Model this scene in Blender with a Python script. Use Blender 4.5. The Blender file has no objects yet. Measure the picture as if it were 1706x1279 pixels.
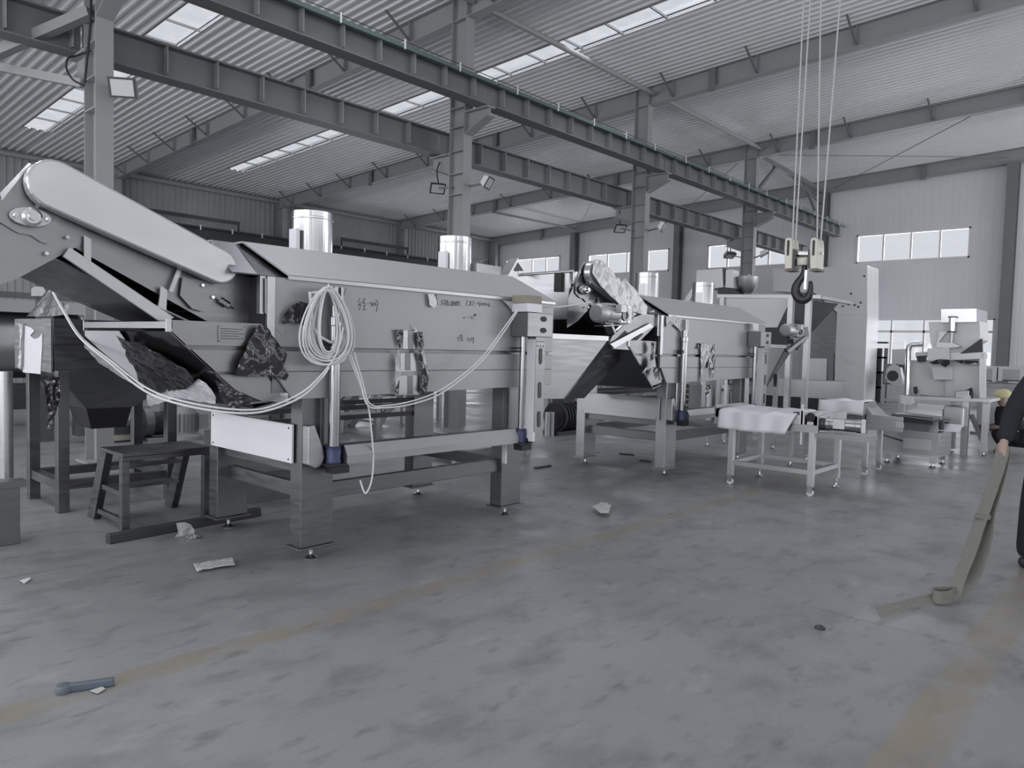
import bpy, bmesh, math, random
from mathutils import Vector, Matrix
R = math.radians
C = bpy.context.scene.collection
S = bpy.context.scene
random.seed(7)

# ------------------------------------------------------------------ camera
CAM = Vector((0, 0, 1.55)); F = 1232.0
yaw, pitch, roll = R(42.05), R(-2.9), R(1.49)
fw = Vector((math.cos(pitch)*math.cos(yaw), math.cos(pitch)*math.sin(yaw), math.sin(pitch)))
r0 = fw.cross(Vector((0, 0, 1))).normalized(); u0 = r0.cross(fw)
rt = r0*math.cos(roll)+u0*math.sin(roll); up = -r0*math.sin(roll)+u0*math.cos(roll)
cd = bpy.data.cameras.new('camera'); cam = bpy.data.objects.new('camera', cd); C.objects.link(cam)
m = Matrix((rt, up, -fw)).transposed().to_4x4(); m.translation = CAM; cam.matrix_world = m
cd.sensor_fit = 'HORIZONTAL'; cd.sensor_width = 36; cd.lens = 36*F/1706; cd.clip_start = .05; cd.clip_end = 200
S.camera = cam

# ------------------------------------------------------------------ world, daylight, exposure
w = bpy.data.worlds.new('overcast_sky'); S.world = w; w.use_nodes = True
bg = w.node_tree.nodes['Background']; bg.inputs[0].default_value = (.955, .975, 1, 1); bg.inputs[1].default_value = .78
def area(name, loc, target, sx, sy, power, col=(.97, .98, 1)):
    d = bpy.data.lights.new(name, 'AREA'); d.shape = 'RECTANGLE'; d.size = sx; d.size_y = sy; d.energy = power; d.color = col
    o = bpy.data.objects.new(name, d); C.objects.link(o); o.location = loc
    o.rotation_euler = (Vector(target)-Vector(loc)).to_track_quat('-Z', 'Y').to_euler(); return o
# added fill lamps out of view; daylight at the end windows and roof lights
for x, k in ((-3.5, 1), (2.5, .8), (8.5, .8), (14.5, 1.5), (20.5, 2.6), (25.3, 3.2)):      # fill lamps added along the right-hand wall, in made-up window bands
    area('window_and_fill_lamp', (x, -7.9, 1.9), (x, 20, 2.6), 5 if x < 25 else 3.6, 1.8, 62*k)
    area('window_and_fill_lamp', (x, -7.9, 5.3), (x, 20, 5.6), 5 if x < 25 else 3.6, .95, 46*k)
for y in (-3, 3, 9, 15, 21):                # more added fill, from window bands invented in the unseen front wall
    area('window_and_fill_lamp', (-8.9, y, 1.9), (20, y, 2.6), 5, 1.8, 175)
    area('window_and_fill_lamp', (-8.9, y, 5.3), (20, y, 5.6), 5, .95, 120)
for x, l_ in ((18.3, 5.4), (24.3, 5.2)):     # fill lamps at low windows added to the left wall, hidden behind the machines
    area('window_and_fill_lamp', (x, 26.6, 1.9), (x, 0, 2.2), l_, 1.8, 130)
for sx in (-6, .1, 6.45, 12.24):
    area('daylight_roof_light', (sx, 13, 8.6), (sx, 13, 0), .6, 21, 450)
for wy, wz, sw, sh in ((6.93, 5.27, 3.3, .9), (12.7, 5.3, 3.2, .9), (18.2, 5.3, 4, .9), (23.7, 5.4, 3.3, .9), (6.4, 1.9, 4, 1.8)):
    area('window_and_fill_lamp', (27.9, wy, wz), (0, wy, wz-1), sw, sh, 50)
S.view_settings.view_transform = 'Standard'; S.view_settings.look = 'None'
S.view_settings.exposure = 0.0; S.view_settings.gamma = 1; S.view_settings.use_curve_mapping = False
S.cycles.max_bounces = 8; S.cycles.diffuse_bounces = 4; S.cycles.glossy_bounces = 4; S.cycles.transparent_max_bounces = 12
S.cycles.sample_clamp_indirect = 4; S.cycles.caustics_reflective = False; S.cycles.caustics_refractive = False
S.cycles.use_denoising = True

# ------------------------------------------------------------------ helpers
def at(x, y, ax, v):            # the point of the plane axis = v seen at a photo pixel
    d = rt*((x-853)/F) - up*((y-639.5)/F) + fw
    t = (v-CAM[ax])/d[ax]; return CAM+d*t
def at_pl(x, y, p, n):          # the point of a plane (p, n) seen at a photo pixel
    d = rt*((x-853)/F) - up*((y-639.5)/F) + fw
    n = Vector(n); t = n.dot(Vector(p)-CAM)/n.dot(d); return CAM+d*t

def mat(name, col, rough=.5, metal=0., spec=.5, noise=0., nscale=(6, 6, 6), bump=0., rvar=0., bscale=None):
    mt = bpy.data.materials.new(name); mt.use_nodes = True; nt = mt.node_tree; b = nt.nodes['Principled BSDF']
    b.inputs['Base Color'].default_value = (*col, 1); b.inputs['Roughness'].default_value = rough
    b.inputs['Metallic'].default_value = metal; b.inputs['Specular IOR Level'].default_value = spec
    if noise or bump or rvar:
        tc = nt.nodes.new('ShaderNodeTexCoord'); mp = nt.nodes.new('ShaderNodeMapping'); mp.inputs['Scale'].default_value = nscale
        nz = nt.nodes.new('ShaderNodeTexNoise'); nz.inputs['Scale'].default_value = 1; nz.inputs['Detail'].default_value = 5
        nt.links.new(tc.outputs['Object'], mp.inputs[0]); nt.links.new(mp.outputs[0], nz.inputs['Vector'])
        if noise:
            mx = nt.nodes.new('ShaderNodeMixRGB'); mx.inputs[1].default_value = (*[c*(1-noise) for c in col], 1)
            mx.inputs[2].default_value = (*[min(1, c*(1+noise)) for c in col], 1)
            nt.links.new(nz.outputs['Fac'], mx.inputs[0]); nt.links.new(mx.outputs[0], b.inputs['Base Color'])
        if rvar:
            mr = nt.nodes.new('ShaderNodeMapRange'); mr.inputs[3].default_value = max(.02, rough-rvar); mr.inputs[4].default_value = rough+rvar
            mr.inputs[1].default_value = .3; mr.inputs[2].default_value = .7
            nt.links.new(nz.outputs['Fac'], mr.inputs[0]); nt.links.new(mr.outputs[0], b.inputs['Roughness'])
        if bump:
            src = nz
            if bscale:
                m2 = nt.nodes.new('ShaderNodeMapping'); m2.inputs['Scale'].default_value = bscale
                src = nt.nodes.new('ShaderNodeTexNoise'); src.inputs['Scale'].default_value = 1; src.inputs['Detail'].default_value = 2
                nt.links.new(tc.outputs['Object'], m2.inputs[0]); nt.links.new(m2.outputs[0], src.inputs['Vector'])
            bp = nt.nodes.new('ShaderNodeBump'); bp.inputs['Strength'].default_value = bump; bp.inputs['Distance'].default_value = .02
            nt.links.new(src.outputs['Fac'], bp.inputs['Height']); nt.links.new(bp.outputs[0], b.inputs['Normal'])
    return mt

M = {}
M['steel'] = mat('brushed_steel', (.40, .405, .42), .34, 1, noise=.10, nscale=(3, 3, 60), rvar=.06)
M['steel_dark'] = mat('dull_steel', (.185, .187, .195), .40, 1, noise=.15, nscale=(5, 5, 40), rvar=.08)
M['steel_bright'] = mat('polished_steel', (.75, .755, .77), .16, 1)
M['steel_mid'] = mat('satin_dull_steel', (.26, .262, .27), .40, 1, noise=.08, nscale=(3, 3, 30), rvar=.05)
M['steel_light'] = mat('satin_steel', (.50, .505, .52), .4, 1, noise=.06, nscale=(3, 3, 40))
M['filmed'] = mat('film_covered_steel', (.335, .34, .352), .36, .22, noise=.05, nscale=(2, 2, 2), bump=.03, bscale=(2, 2, 1.2))
M['filmed_hood'] = mat('film_covered_hood', (.47, .475, .49), .36, .1, noise=.05, nscale=(2, 2, 2), bump=.04, bscale=(1.5, 3, 3))
M['guard'] = mat('film_covered_guard', (.55, .555, .57), .27, .6, noise=.06, nscale=(4, 4, 4), bump=.3, bscale=(2.2, 2.2, 4))
M['white_film'] = mat('white_film', (.78, .785, .83), .35, 0, bump=.05, nscale=(8, 8, 8))
M['white'] = mat('white_paint', (.78, .78, .8), .45)
M['grey_film'] = mat('crumpled_grey_film', (.5, .505, .52), .3, .1, noise=.1, nscale=(12, 12, 12))
M['black_film'] = mat('black_film', (.02, .02, .022), .13, 0, spec=.8)
M['screw'] = mat('ground_steel_tube', (.36, .363, .375), .22, 1)
M['wrinkled'] = mat('wrinkled_film', (.58, .585, .6), .38, .35)
M['pale_film'] = mat('pale_film_sheet', (.80, .803, .82), .4, .0, noise=.04, nscale=(3, 3, 3))
M['chimney'] = mat('rolled_steel_sheet', (.62, .625, .64), .17, 1, bump=.5, nscale=(30, 30, .3), bscale=(26, 26, .3))
M['black'] = mat('black_rubber', (.02, .02, .022), .55)
M['dark'] = mat('dark_paint', (.045, .046, .05), .45, noise=.2)
M['paint'] = mat('grey_structure_paint', (.33, .333, .34), .5, noise=.06, nscale=(3, 3, 3))
M['paint_dark'] = mat('grey_beam_paint', (.185, .187, .193), .5, noise=.08, nscale=(3, 3, 3))
M['rail'] = mat('rail_steel', (.06, .06, .062), .5)
M['green'] = mat('green_plastic', (.10, .15, .135), .5)
M['liner'] = mat('roof_liner', (.84, .845, .86), .32, noise=.03, nscale=(1, 1, 1))
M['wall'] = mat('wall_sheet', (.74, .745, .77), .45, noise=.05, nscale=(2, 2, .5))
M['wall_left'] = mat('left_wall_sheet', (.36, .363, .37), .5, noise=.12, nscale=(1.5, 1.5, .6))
M['blue'] = mat('blue_motor_paint', (.035, .045, .12), .4)
M['rope'] = mat('wire_rope', (.42, .42, .43), .5, .3)
M['cable_white'] = mat('white_cable', (.74, .74, .76), .45)
M['cream'] = mat('cream_paint', (.55, .54, .47), .4, noise=.1)
M['hook'] = mat('black_hook', (.012, .012, .014), .38, spec=.4)
M['alu'] = mat('cast_aluminium', (.52, .525, .54), .45, .8, noise=.1, nscale=(20, 20, 20))
M['brown'] = mat('cardboard', (.33, .30, .26), .8, noise=.1)
M['brown_dark'] = mat('worn_cardboard', (.19, .17, .15), .8, noise=.1)
M['strap'] = mat('webbing', (.20, .195, .18), .9, noise=.25, nscale=(60, 60, 60), bump=.3)
M['cloth'] = mat('navy_coat', (.012, .013, .018), .8, noise=.3, nscale=(30, 30, 30), bump=.2)
M['skin'] = mat('skin', (.40, .29, .25), .5)
M['yellow'] = mat('pale_yellow_cap', (.62, .58, .33), .5)
M['paper'] = mat('paper', (.50, .50, .49), .8, noise=.15, nscale=(30, 30, 30))
M['ink'] = mat('marker_ink', (.06, .06, .07), .6)
M['lamp_glass'] = mat('lamp_glass', (.6, .6, .62), .15)
M['blue_grey'] = mat('blue_grey_plastic', (.11, .135, .17), .4)
M['wood'] = mat('plywood', (.36, .33, .29), .7, noise=.15, nscale=(20, 3, 3))

class MB:
    def __init__(s): s.v = []; s.f = []
    def add(s, vs, fs):
        n = len(s.v); s.v += [Vector(v) for v in vs]; s.f += [tuple(i+n for i in f) for f in fs]; return s
    def box(s, x0, x1, y0, y1, z0, z1):
        return s.add([(x0, y0, z0), (x1, y0, z0), (x1, y1, z0), (x0, y1, z0), (x0, y0, z1), (x1, y0, z1), (x1, y1, z1), (x0, y1, z1)],
                     [(0, 3, 2, 1), (4, 5, 6, 7), (0, 1, 5, 4), (1, 2, 6, 5), (2, 3, 7, 6), (3, 0, 4, 7)])
    def hexa(s, p):  # 8 points: bottom loop then top loop
        return s.add(p, [(0, 3, 2, 1), (4, 5, 6, 7), (0, 1, 5, 4), (1, 2, 6, 5), (2, 3, 7, 6), (3, 0, 4, 7)])
    def prism(s, poly, ax, a, b):   # polygon in the two other axes, extruded along ax
        def P(q, t):
            return {0: (t, q[0], q[1]), 1: (q[0], t, q[1]), 2: (q[0], q[1], t)}[ax]
        n = len(poly)
        return s.add([P(q, a) for q in poly]+[P(q, b) for q in poly],
                     [tuple(range(n-1, -1, -1)), tuple(range(n, 2*n))]+[(i, (i+1) % n, (i+1) % n+n, i+n) for i in range(n)])
    def slab(s, pts, th, n=None):   # a flat polygon in space given a thickness along its normal
        p = [Vector(q) for q in pts]
        if n is None:
            n = Vector((0, 0, 0))
            for i in range(len(p)):
                n += (p[i]-p[0]).cross(p[(i+1) % len(p)]-p[0])
            n.normalize()
        n = Vector(n)*th; k = len(p)
        return s.add(p+[q+n for q in p], [tuple(range(k-1, -1, -1)), tuple(range(k, 2*k))]+[(i, (i+1) % k, (i+1) % k+k, i+k) for i in range(k)])
    def bar(s, p, q, w, h, upv=(0, 0, 1)):
        p, q = Vector(p), Vector(q); d = (q-p).normalized(); u = Vector(upv)
        if abs(d.dot(u)) > .98: u = Vector((1, 0, 0))
        sd = d.cross(u).normalized()*w/2; uu = sd.cross(d).normalized()*h/2
        return s.hexa([p-sd-uu, q-sd-uu, q+sd-uu, p+sd-uu, p-sd+uu, q-sd+uu, q+sd+uu, p+sd+uu])
    def cyl(s, p, q, r, r2=None, n=14):
        return s.tube([p, q], r, n, r2)
    def tube(s, path, r, n=8, r2=None, closed=False):
        path = [Vector(p) for p in path]; k = len(path); vs = []; ref = None
        for i, p in enumerate(path):
            a = path[i-1] if (i or closed) else p; b = path[(i+1) % k] if (i < k-1 or closed) else p
            d = (b-a).normalized()
            if ref is None:
                ref = d.orthogonal().normalized()
            ref = (ref-d*ref.dot(d)).normalized(); e = d.cross(ref)
            rr = r if r2 is None else r+(r2-r)*i/(k-1)
            for j in range(n):
                t = 2*math.pi*j/n; vs.append(p+(ref*math.cos(t)+e*math.sin(t))*rr)
        fs = []
        for i in range(k if closed else k-1):
            i2 = (i+1) % k
            for j in range(n):
                fs.append((i*n+j, i*n+(j+1) % n, i2*n+(j+1) % n, i2*n+j))
        if not closed:
            fs += [tuple(range(n-1, -1, -1)), tuple(range((k-1)*n, k*n))]
        return s.add(vs, fs)
    def lathe(s, prof, c, ax=(0, 0, 1), n=20, cap=True):   # prof: (radius, height)
        c = Vector(c); a = Vector(ax).normalized(); u = a.orthogonal().normalized(); e = a.cross(u); vs = []
        for r, h in prof:
            for j in range(n):
                t = 2*math.pi*j/n; vs.append(c+a*h+(u*math.cos(t)+e*math.sin(t))*max(r, 1e-4))
        fs = [(i*n+j, i*n+(j+1) % n, (i+1)*n+(j+1) % n, (i+1)*n+j) for i in range(len(prof)-1) for j in range(n)]
        if cap:
            fs += [tuple(range(n-1, -1, -1)), tuple(range((len(prof)-1)*n, len(prof)*n))]
        return s.add(vs, fs)
    def grid(s, fn, nu, nv):
        return s.add([fn(i/nu, j/nv) for i in range(nu+1) for j in range(nv+1)],
                     [(i*(nv+1)+j, i*(nv+1)+j+1, (i+1)*(nv+1)+j+1, (i+1)*(nv+1)+j) for i in range(nu) for j in range(nv)])
    def build(s, name, mt, parent=None, smooth=False, bevel=0., solid=0., loc=None):
        me = bpy.data.meshes.new(name); base = Vector(loc) if loc is not None else Vector((0, 0, 0))
        if parent is not None:
            base = parent['_b'] if '_b' in parent else Vector((0, 0, 0))
            base = Vector(base)
        me.from_pydata([v-base for v in s.v], [], s.f)
        bm = bmesh.new(); bm.from_mesh(me); bmesh.ops.recalc_face_normals(bm, faces=bm.faces); bm.to_mesh(me); bm.free()
        me.materials.append(M[mt] if isinstance(mt, str) else mt)
        o = bpy.data.objects.new(name, me); C.objects.link(o)
        if parent is not None:
            o.parent = parent; o['_b'] = list(base)
        else:
            o.location = base; o['_b'] = list(base)
        if smooth:
            for p in me.polygons: p.use_smooth = True
            try: me.set_sharp_from_angle(angle=R(40))
            except Exception: pass
        if name in ('bolts', 'fins', 'panel_screws', 'column_bolts', 'plate_lines', 'belt_flight', 'louvre', 'wire_mesh', 'slot', 'head_hole', 'face_features'): o['kind'] = 'stuff'
        if bevel:
            b = o.modifiers.new('bevel', 'BEVEL'); b.width = bevel; b.segments = 2; b.limit_method = 'ANGLE'; b.harden_normals = False
        if solid:
            b = o.modifiers.new('thickness', 'SOLIDIFY'); b.thickness = solid; b.offset = 0
        return o
def thing(name, label, cat, loc, group=None):
    o = bpy.data.objects.new(name, None); C.objects.link(o); o.location = loc; o['_b'] = list(loc); o.empty_display_size = .1
    return tag(o, label, cat, group)
def tag(o, label, cat, group=None):
    o['label'] = label; o['category'] = cat
    if group: o['group'] = group
    return o
def struct(o):
    o['kind'] = 'structure'; return o
# ------------------------------------------------------------------ floor: slabs with open joints, worn yellow lines as paint
def floor_material():
    mt = bpy.data.materials.new('concrete_floor'); mt.use_nodes = True; nt = mt.node_tree; b = nt.nodes['Principled BSDF']
    N = nt.nodes.new; L = nt.links.new
    tc = N('ShaderNodeTexCoord'); geo = N('ShaderNodeNewGeometry'); sp = N('ShaderNodeSeparateXYZ'); L(geo.outputs['Position'], sp.inputs[0])
    def noise(sc, det, vec=None, rot=0, sca=(1, 1, 1)):
        mp = N('ShaderNodeMapping'); mp.inputs['Scale'].default_value = sca; mp.inputs['Rotation'].default_value = (0, 0, rot)
        L(geo.outputs['Position'], mp.inputs[0]); n = N('ShaderNodeTexNoise'); n.inputs['Scale'].default_value = sc; n.inputs['Detail'].default_value = det
        n.inputs['Roughness'].default_value = .6
        L(mp.outputs[0], n.inputs['Vector']); return n.outputs['Fac']
    def mrange(f, a, b2, c, d):
        r = N('ShaderNodeMapRange'); r.inputs[1].default_value = a; r.inputs[2].default_value = b2; r.inputs[3].default_value = c; r.inputs[4].default_value = d
        L(f, r.inputs[0]); return r.outputs[0]
    def math_(op, a, b2=None):
        q = N('ShaderNodeMath'); q.operation = op
        for i, t in enumerate((a, b2)):
            if t is None: continue
            if isinstance(t, (int, float)): q.inputs[i].default_value = t
            else: L(t, q.inputs[i])
        return q.outputs[0]
    def mix(f, a, b2, mode='MIX'):
        q = N('ShaderNodeMixRGB'); q.blend_type = mode
        if isinstance(f, float): q.inputs[0].default_value = f
        else: L(f, q.inputs[0])
        for i, t in ((1, a), (2, b2)):
            if isinstance(t, tuple): q.inputs[i].default_value = (*t, 1)
            else: L(t, q.inputs[i])
        return q.outputs[0]
    big = mrange(noise(.35, 4), .35, .65, 0, 1)
    base = mix(big, (.245, .248, .257), (.295, .298, .309))
    st = mrange(noise(1.7, 6, sca=(1, 1.6, 1), rot=.6), .50, .72, 0, 1)
    base = mix(math_('MULTIPLY', st, .75), base, (.15, .152, .16))
    st2 = mrange(noise(5.5, 5, sca=(.7, 1.6, 1), rot=.3), .57, .72, 0, 1)
    base = mix(math_('MULTIPLY', st2, .7), base, (.13, .132, .14))
    lt = mrange(noise(2.6, 6, sca=(.8, 1.5, 1), rot=-.4), .60, .72, 0, 1)
    base = mix(math_('MULTIPLY', lt, .35), base, (.42, .422, .435))
    fine = noise(60, 3); base = mix(.10, base, mix(fine, (.0, .0, .0), (1., 1., 1.)), 'OVERLAY')
    # worn yellow lane lines along the hall
    wear = mrange(noise(3.2, 5), .36, .60, 1, .25); wob = math_('MULTIPLY', math_('SUBTRACT', noise(6, 3), .5), .04)
    for yc, hw in ((3.47, .085), (.70, .105)):
        d = math_('ABSOLUTE', math_('SUBTRACT', math_('ADD', sp.outputs[1], wob), yc))
        msk = mrange(d, hw-.012, hw+.012, 1, 0)
        base = mix(math_('MULTIPLY', math_('MULTIPLY', msk, wear), .8), base, (.27, .235, .175))
    L(base, b.inputs['Base Color'])
    L(mrange(noise(1.1, 5, rot=.3), .35, .68, .52, .26), b.inputs['Roughness']); b.inputs['Specular IOR Level'].default_value = .45
    bp = N('ShaderNodeBump'); bp.inputs['Strength'].default_value = .06; bp.inputs['Distance'].default_value = .01
    L(noise(25, 4), bp.inputs['Height']); L(bp.outputs[0], b.inputs['Normal'])
    return mt
M['floor'] = floor_material()
M['joint'] = mat('joint_filler', (.05, .05, .052), .8)
fl = struct(MB().box(-8, 28, -8, 27, -.2, -.02).build('floor', 'joint'))
xs = [-8, -1.4, 4.57, 10.55, 16.5, 22.5, 28]; ys = [-8, -.55, 5.45, 11.4, 17.4, 23.4, 27]; g = .0035
for i in range(len(xs)-1):
    for j in range(len(ys)-1):
        MB().box(xs[i]+g, xs[i+1]-g, ys[j]+g, ys[j+1]-g, -.02, 0).build('floor_slab', 'floor', fl)

# ------------------------------------------------------------------ roof liner, roof lights
SL = .0437
def rz(y): return 8.2-SL*y
def rib_sheet(mb, a0, a1, b0, b1, pt, depth=.036, pitch=.195):
    # ribs run along b; a is the pitch direction; pt(a, b, h) -> point
    prof = []; a = a0
    while a < a1-1e-4:
        for da, h in ((0, 0), (.115, 0), (.132, depth), (.172, depth)):
            if a+da < a1: prof.append((a+da, h))
        a += pitch
    prof.append((a1, 0)); k = len(prof)
    n = len(mb.v); mb.v += [Vector(pt(p, b0, h)) for p, h in prof]+[Vector(pt(p, b1, h)) for p, h in prof]
    mb.f += [(n+i, n+i+1, n+i+1+k, n+i+k) for i in range(k-1)]
rf = MB(); pr = lambda a, b, h: (a, b, rz(b)-h)
SKY = [(-6.33, -5.67), (-.23, .43), (6.11, 6.78), (11.92, 12.56)]; SY0, SY1 = 2.6, 23.6
edge = -8.0
for s0, s1 in SKY+[(27.6, 27.6)]:
    rib_sheet(rf, edge, s0, -8, 26.45, pr)
    if s1 > s0:
        rib_sheet(rf, s0, s1, -8, SY0, pr); rib_sheet(rf, s0, s1, SY1, 26.45, pr)
    edge = s1
roof = struct(rf.build('ceiling', 'liner'))
top = MB()
edge = -8.0
for s0, s1 in SKY+[(27.6, 27.6)]:
    top.hexa([(edge, -8, rz(-8)+.06), (s0, -8, rz(-8)+.06), (s0, 26.45, rz(26.45)+.06), (edge, 26.45, rz(26.45)+.06),
              (edge, -8, rz(-8)+.14), (s0, -8, rz(-8)+.14), (s0, 26.45, rz(26.45)+.14), (edge, 26.45, rz(26.45)+.14)])
    edge = s1
top.build('roof_deck', 'paint', roof)
gm = bpy.data.materials.new('roof_light_sheet'); gm.use_nodes = True; nt = gm.node_tree; nt.nodes.clear()
o_ = nt.nodes.new('ShaderNodeOutputMaterial'); t_ = nt.nodes.new('ShaderNodeBsdfTransparent'); t_.inputs[0].default_value = (.97, .98, 1, 1)
tc = nt.nodes.new('ShaderNodeTexCoord'); nz = nt.nodes.new('ShaderNodeTexNoise'); nz.inputs['Scale'].default_value = 3; nz.inputs['Detail'].default_value = 4
nt.links.new(tc.outputs['Object'], nz.inputs[0]); mr = nt.nodes.new('ShaderNodeMixRGB'); mr.inputs[1].default_value = (1, 1, 1, 1); mr.inputs[2].default_value = (.84, .86, .9, 1)
nt.links.new(nz.outputs['Fac'], mr.inputs[0]); nt.links.new(mr.outputs[0], t_.inputs[0]); nt.links.new(t_.outputs[0], o_.inputs[0])
M['roof_light'] = gm
gw = bpy.data.materials.new('window_glass'); gw.use_nodes = True; nt = gw.node_tree; nt.nodes.clear()
o_ = nt.nodes.new('ShaderNodeOutputMaterial'); t_ = nt.nodes.new('ShaderNodeBsdfTransparent'); t_.inputs[0].default_value = (.97, .98, 1, 1)
gl = nt.nodes.new('ShaderNodeBsdfGlossy'); gl.inputs['Roughness'].default_value = .05; mx = nt.nodes.new('ShaderNodeMixShader'); mx.inputs[0].default_value = .04
nt.links.new(t_.outputs[0], mx.inputs[1]); nt.links.new(gl.outputs[0], mx.inputs[2]); nt.links.new(mx.outputs[0], o_.inputs[0]); M['glass'] = gw
for s0, s1 in SKY[2:]:
    y = SY1; k = 0
    while y-1 > SY0-.01:
        MB().hexa([(s0, y-.985, rz(y-.985)), (s1, y-.985, rz(y-.985)), (s1, y, rz(y)), (s0, y, rz(y)),
                   (s0, y-.985, rz(y-.985)+.012), (s1, y-.985, rz(y-.985)+.012), (s1, y, rz(y)+.012), (s0, y, rz(y)+.012)]).build('roof_light_pane', 'roof_light', roof)
        MB().box(s0, s1, y-1.012, y-.983, rz(y-1)-.012, rz(y-1)+.03).build('roof_light_bar', 'paint_dark', roof)
        y -= 1
    MB().bar((s0-.01, SY0, rz(SY0)), (s0-.01, SY1, rz(SY1)), .02, .06).build('roof_light_edge', 'paint', roof)
    MB().bar((s1+.01, SY0, rz(SY0)), (s1+.01, SY1, rz(SY1)), .02, .06).build('roof_light_edge', 'paint', roof)

# ------------------------------------------------------------------ walls
YW = 26.35; XW = 27.5
lw = MB(); LP_ = lambda a, b, h: (a, YW-h, b)
rib_sheet(lw, -8, XW, 2.8, rz(YW)+.05, LP_, .03, .2); rib_sheet(lw, -8, XW, 0, 1.0, LP_, .03, .2)
for a, b in ((-8, 15.6), (21.0, 21.7), (26.9, XW)): rib_sheet(lw, a, b, 1.0, 2.8, LP_, .03, .2)
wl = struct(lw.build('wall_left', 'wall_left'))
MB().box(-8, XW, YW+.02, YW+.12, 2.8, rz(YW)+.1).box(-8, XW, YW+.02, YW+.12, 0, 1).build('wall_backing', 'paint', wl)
MB().cyl((-8, YW-.16, rz(YW)-.16), (XW, YW-.16, rz(YW)-.16), .085).build('eave_tube', 'paint', wl, smooth=True)
# end wall with its windows
WIN = [(21.95, 25.42, 4.88, 5.88), (16.12, 20.3, 4.88, 5.82), (11.0, 14.35, 4.86, 5.82), (5.2, 8.66, 4.78, 5.76), (4.4, 8.4, 1.0, 2.82)]
YC = 9.76
wb = MB()
def wall_cells(holes, y0, y1, ztop):
    ys = sorted({y0, y1, *[h[0] for h in holes], *[h[1] for h in holes]})
    for a, b in zip(ys, ys[1:]):
        hs = sorted([(h[2], h[3]) for h in holes if h[0] <= a and h[1] >= b]); z = 0
        for h0, h1 in hs+[(None, None)]:
            yield a, b, z, h0; z = h1
for a, b, z0, z1 in wall_cells(WIN, -8, YW, None):
    za = z1 if z1 is not None else None
    prof = []; y = a
    while y < b-1e-4:
        for da, h in ((0, 0), (.175, 0), (.18, .006), (.195, .006)):
            if y+da < b: prof.append((y+da, h))
        y += .2
    prof.append((b, 0)); k = len(prof); n = len(wb.v)
    wb.v += [Vector((XW+h, p, z0)) for p, h in prof]+[Vector((XW+h, p, za if za is not None else rz(p)+.05)) for p, h in prof]
    wb.f += [(n+i, n+i+1, n+i+1+k, n+i+k) for i in range(k-1)]
wbk = struct(wb.build('wall_back', 'wall'))
for i, (a, b, z0, z1) in enumerate(WIN):
    f = MB(); t = .05
    n = 4 if i < 4 else 4
    f.box(XW-.03, XW+.1, a, b, z0, z0+t).box(XW-.03, XW+.1, a, b, z1-t, z1).box(XW-.03, XW+.1, a, a+t, z0, z1).box(XW-.03, XW+.1, b-t, b, z0, z1)
    for q in range(1, n):
        y = a+(b-a)*q/n; f.box(XW, XW+.06, y-.03, y+.03, z0, z1)
    if i == 4: f.box(XW, XW+.06, a, b, 2.36, 2.44)
    wo = struct(f.build('window_%d' % (i+1), 'white'))
    for q in range(n):
        y0, y1 = a+(b-a)*q/n+.04, a+(b-a)*(q+1)/n-.04
        for zz0, zz1 in ([(z0+.04, z1-.04)] if i < 4 else [(z0+.04, 2.35), (2.45, z1-.04)]):
            MB().box(XW+.02, XW+.03, y0, y1, zz0, zz1).build('pane', 'glass', wo)
for i, (a, b) in enumerate(((15.6, 21.0), (21.7, 26.9))):  # hidden low windows added to the left wall to brighten the far end
    f = MB()
    for q in range(5): x = a+(b-a)*q/4; f.box(x-.03, x+.03, YW-.03, YW+.05, 1, 2.8)
    for z in (1.03, 2.2, 2.77): f.box(a, b, YW-.03, YW+.05, z-.03, z+.03)
    wo = struct(f.build('window_%d' % (i+6), 'white'))
    for q in range(4): MB().box(a+(b-a)*q/4+.03, a+(b-a)*(q+1)/4-.03, YW+.0, YW+.01, 1.06, 2.74).build('pane', 'glass', wo)
# the sides of the hall behind the photographer, with window bands added for the fill lamps
for nm, mk in (('wall_right', lambda a, b, z0, z1: (a, b, -8.1, -8, z0, z1)), ('wall_front', lambda a, b, z0, z1: (-9.1, -9, a, b, z0, z1))):
    q = MB(); lo, hi = ((-9, XW) if nm == 'wall_right' else (-8, YW)); c = (-3.5, 2.5, 8.5, 14.5, 20.5, 25.3) if nm == 'wall_right' else (-3, 3, 9, 15, 21)
    q.box(*mk(lo, hi, 0, 1)).box(*mk(lo, hi, 2.8, 4.82)).box(*mk(lo, hi, 5.78, 8.7)); e = lo
    for v in list(c)+[None]:
        hw_ = 1.8 if v == 25.3 else 2.5; n1 = v-hw_ if v is not None else hi
        q.box(*mk(e, n1, 1, 2.8)).box(*mk(e, n1, 4.82, 5.78)); e = (v or 0)+hw_
    struct(q.build(nm, 'wall'))

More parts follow.
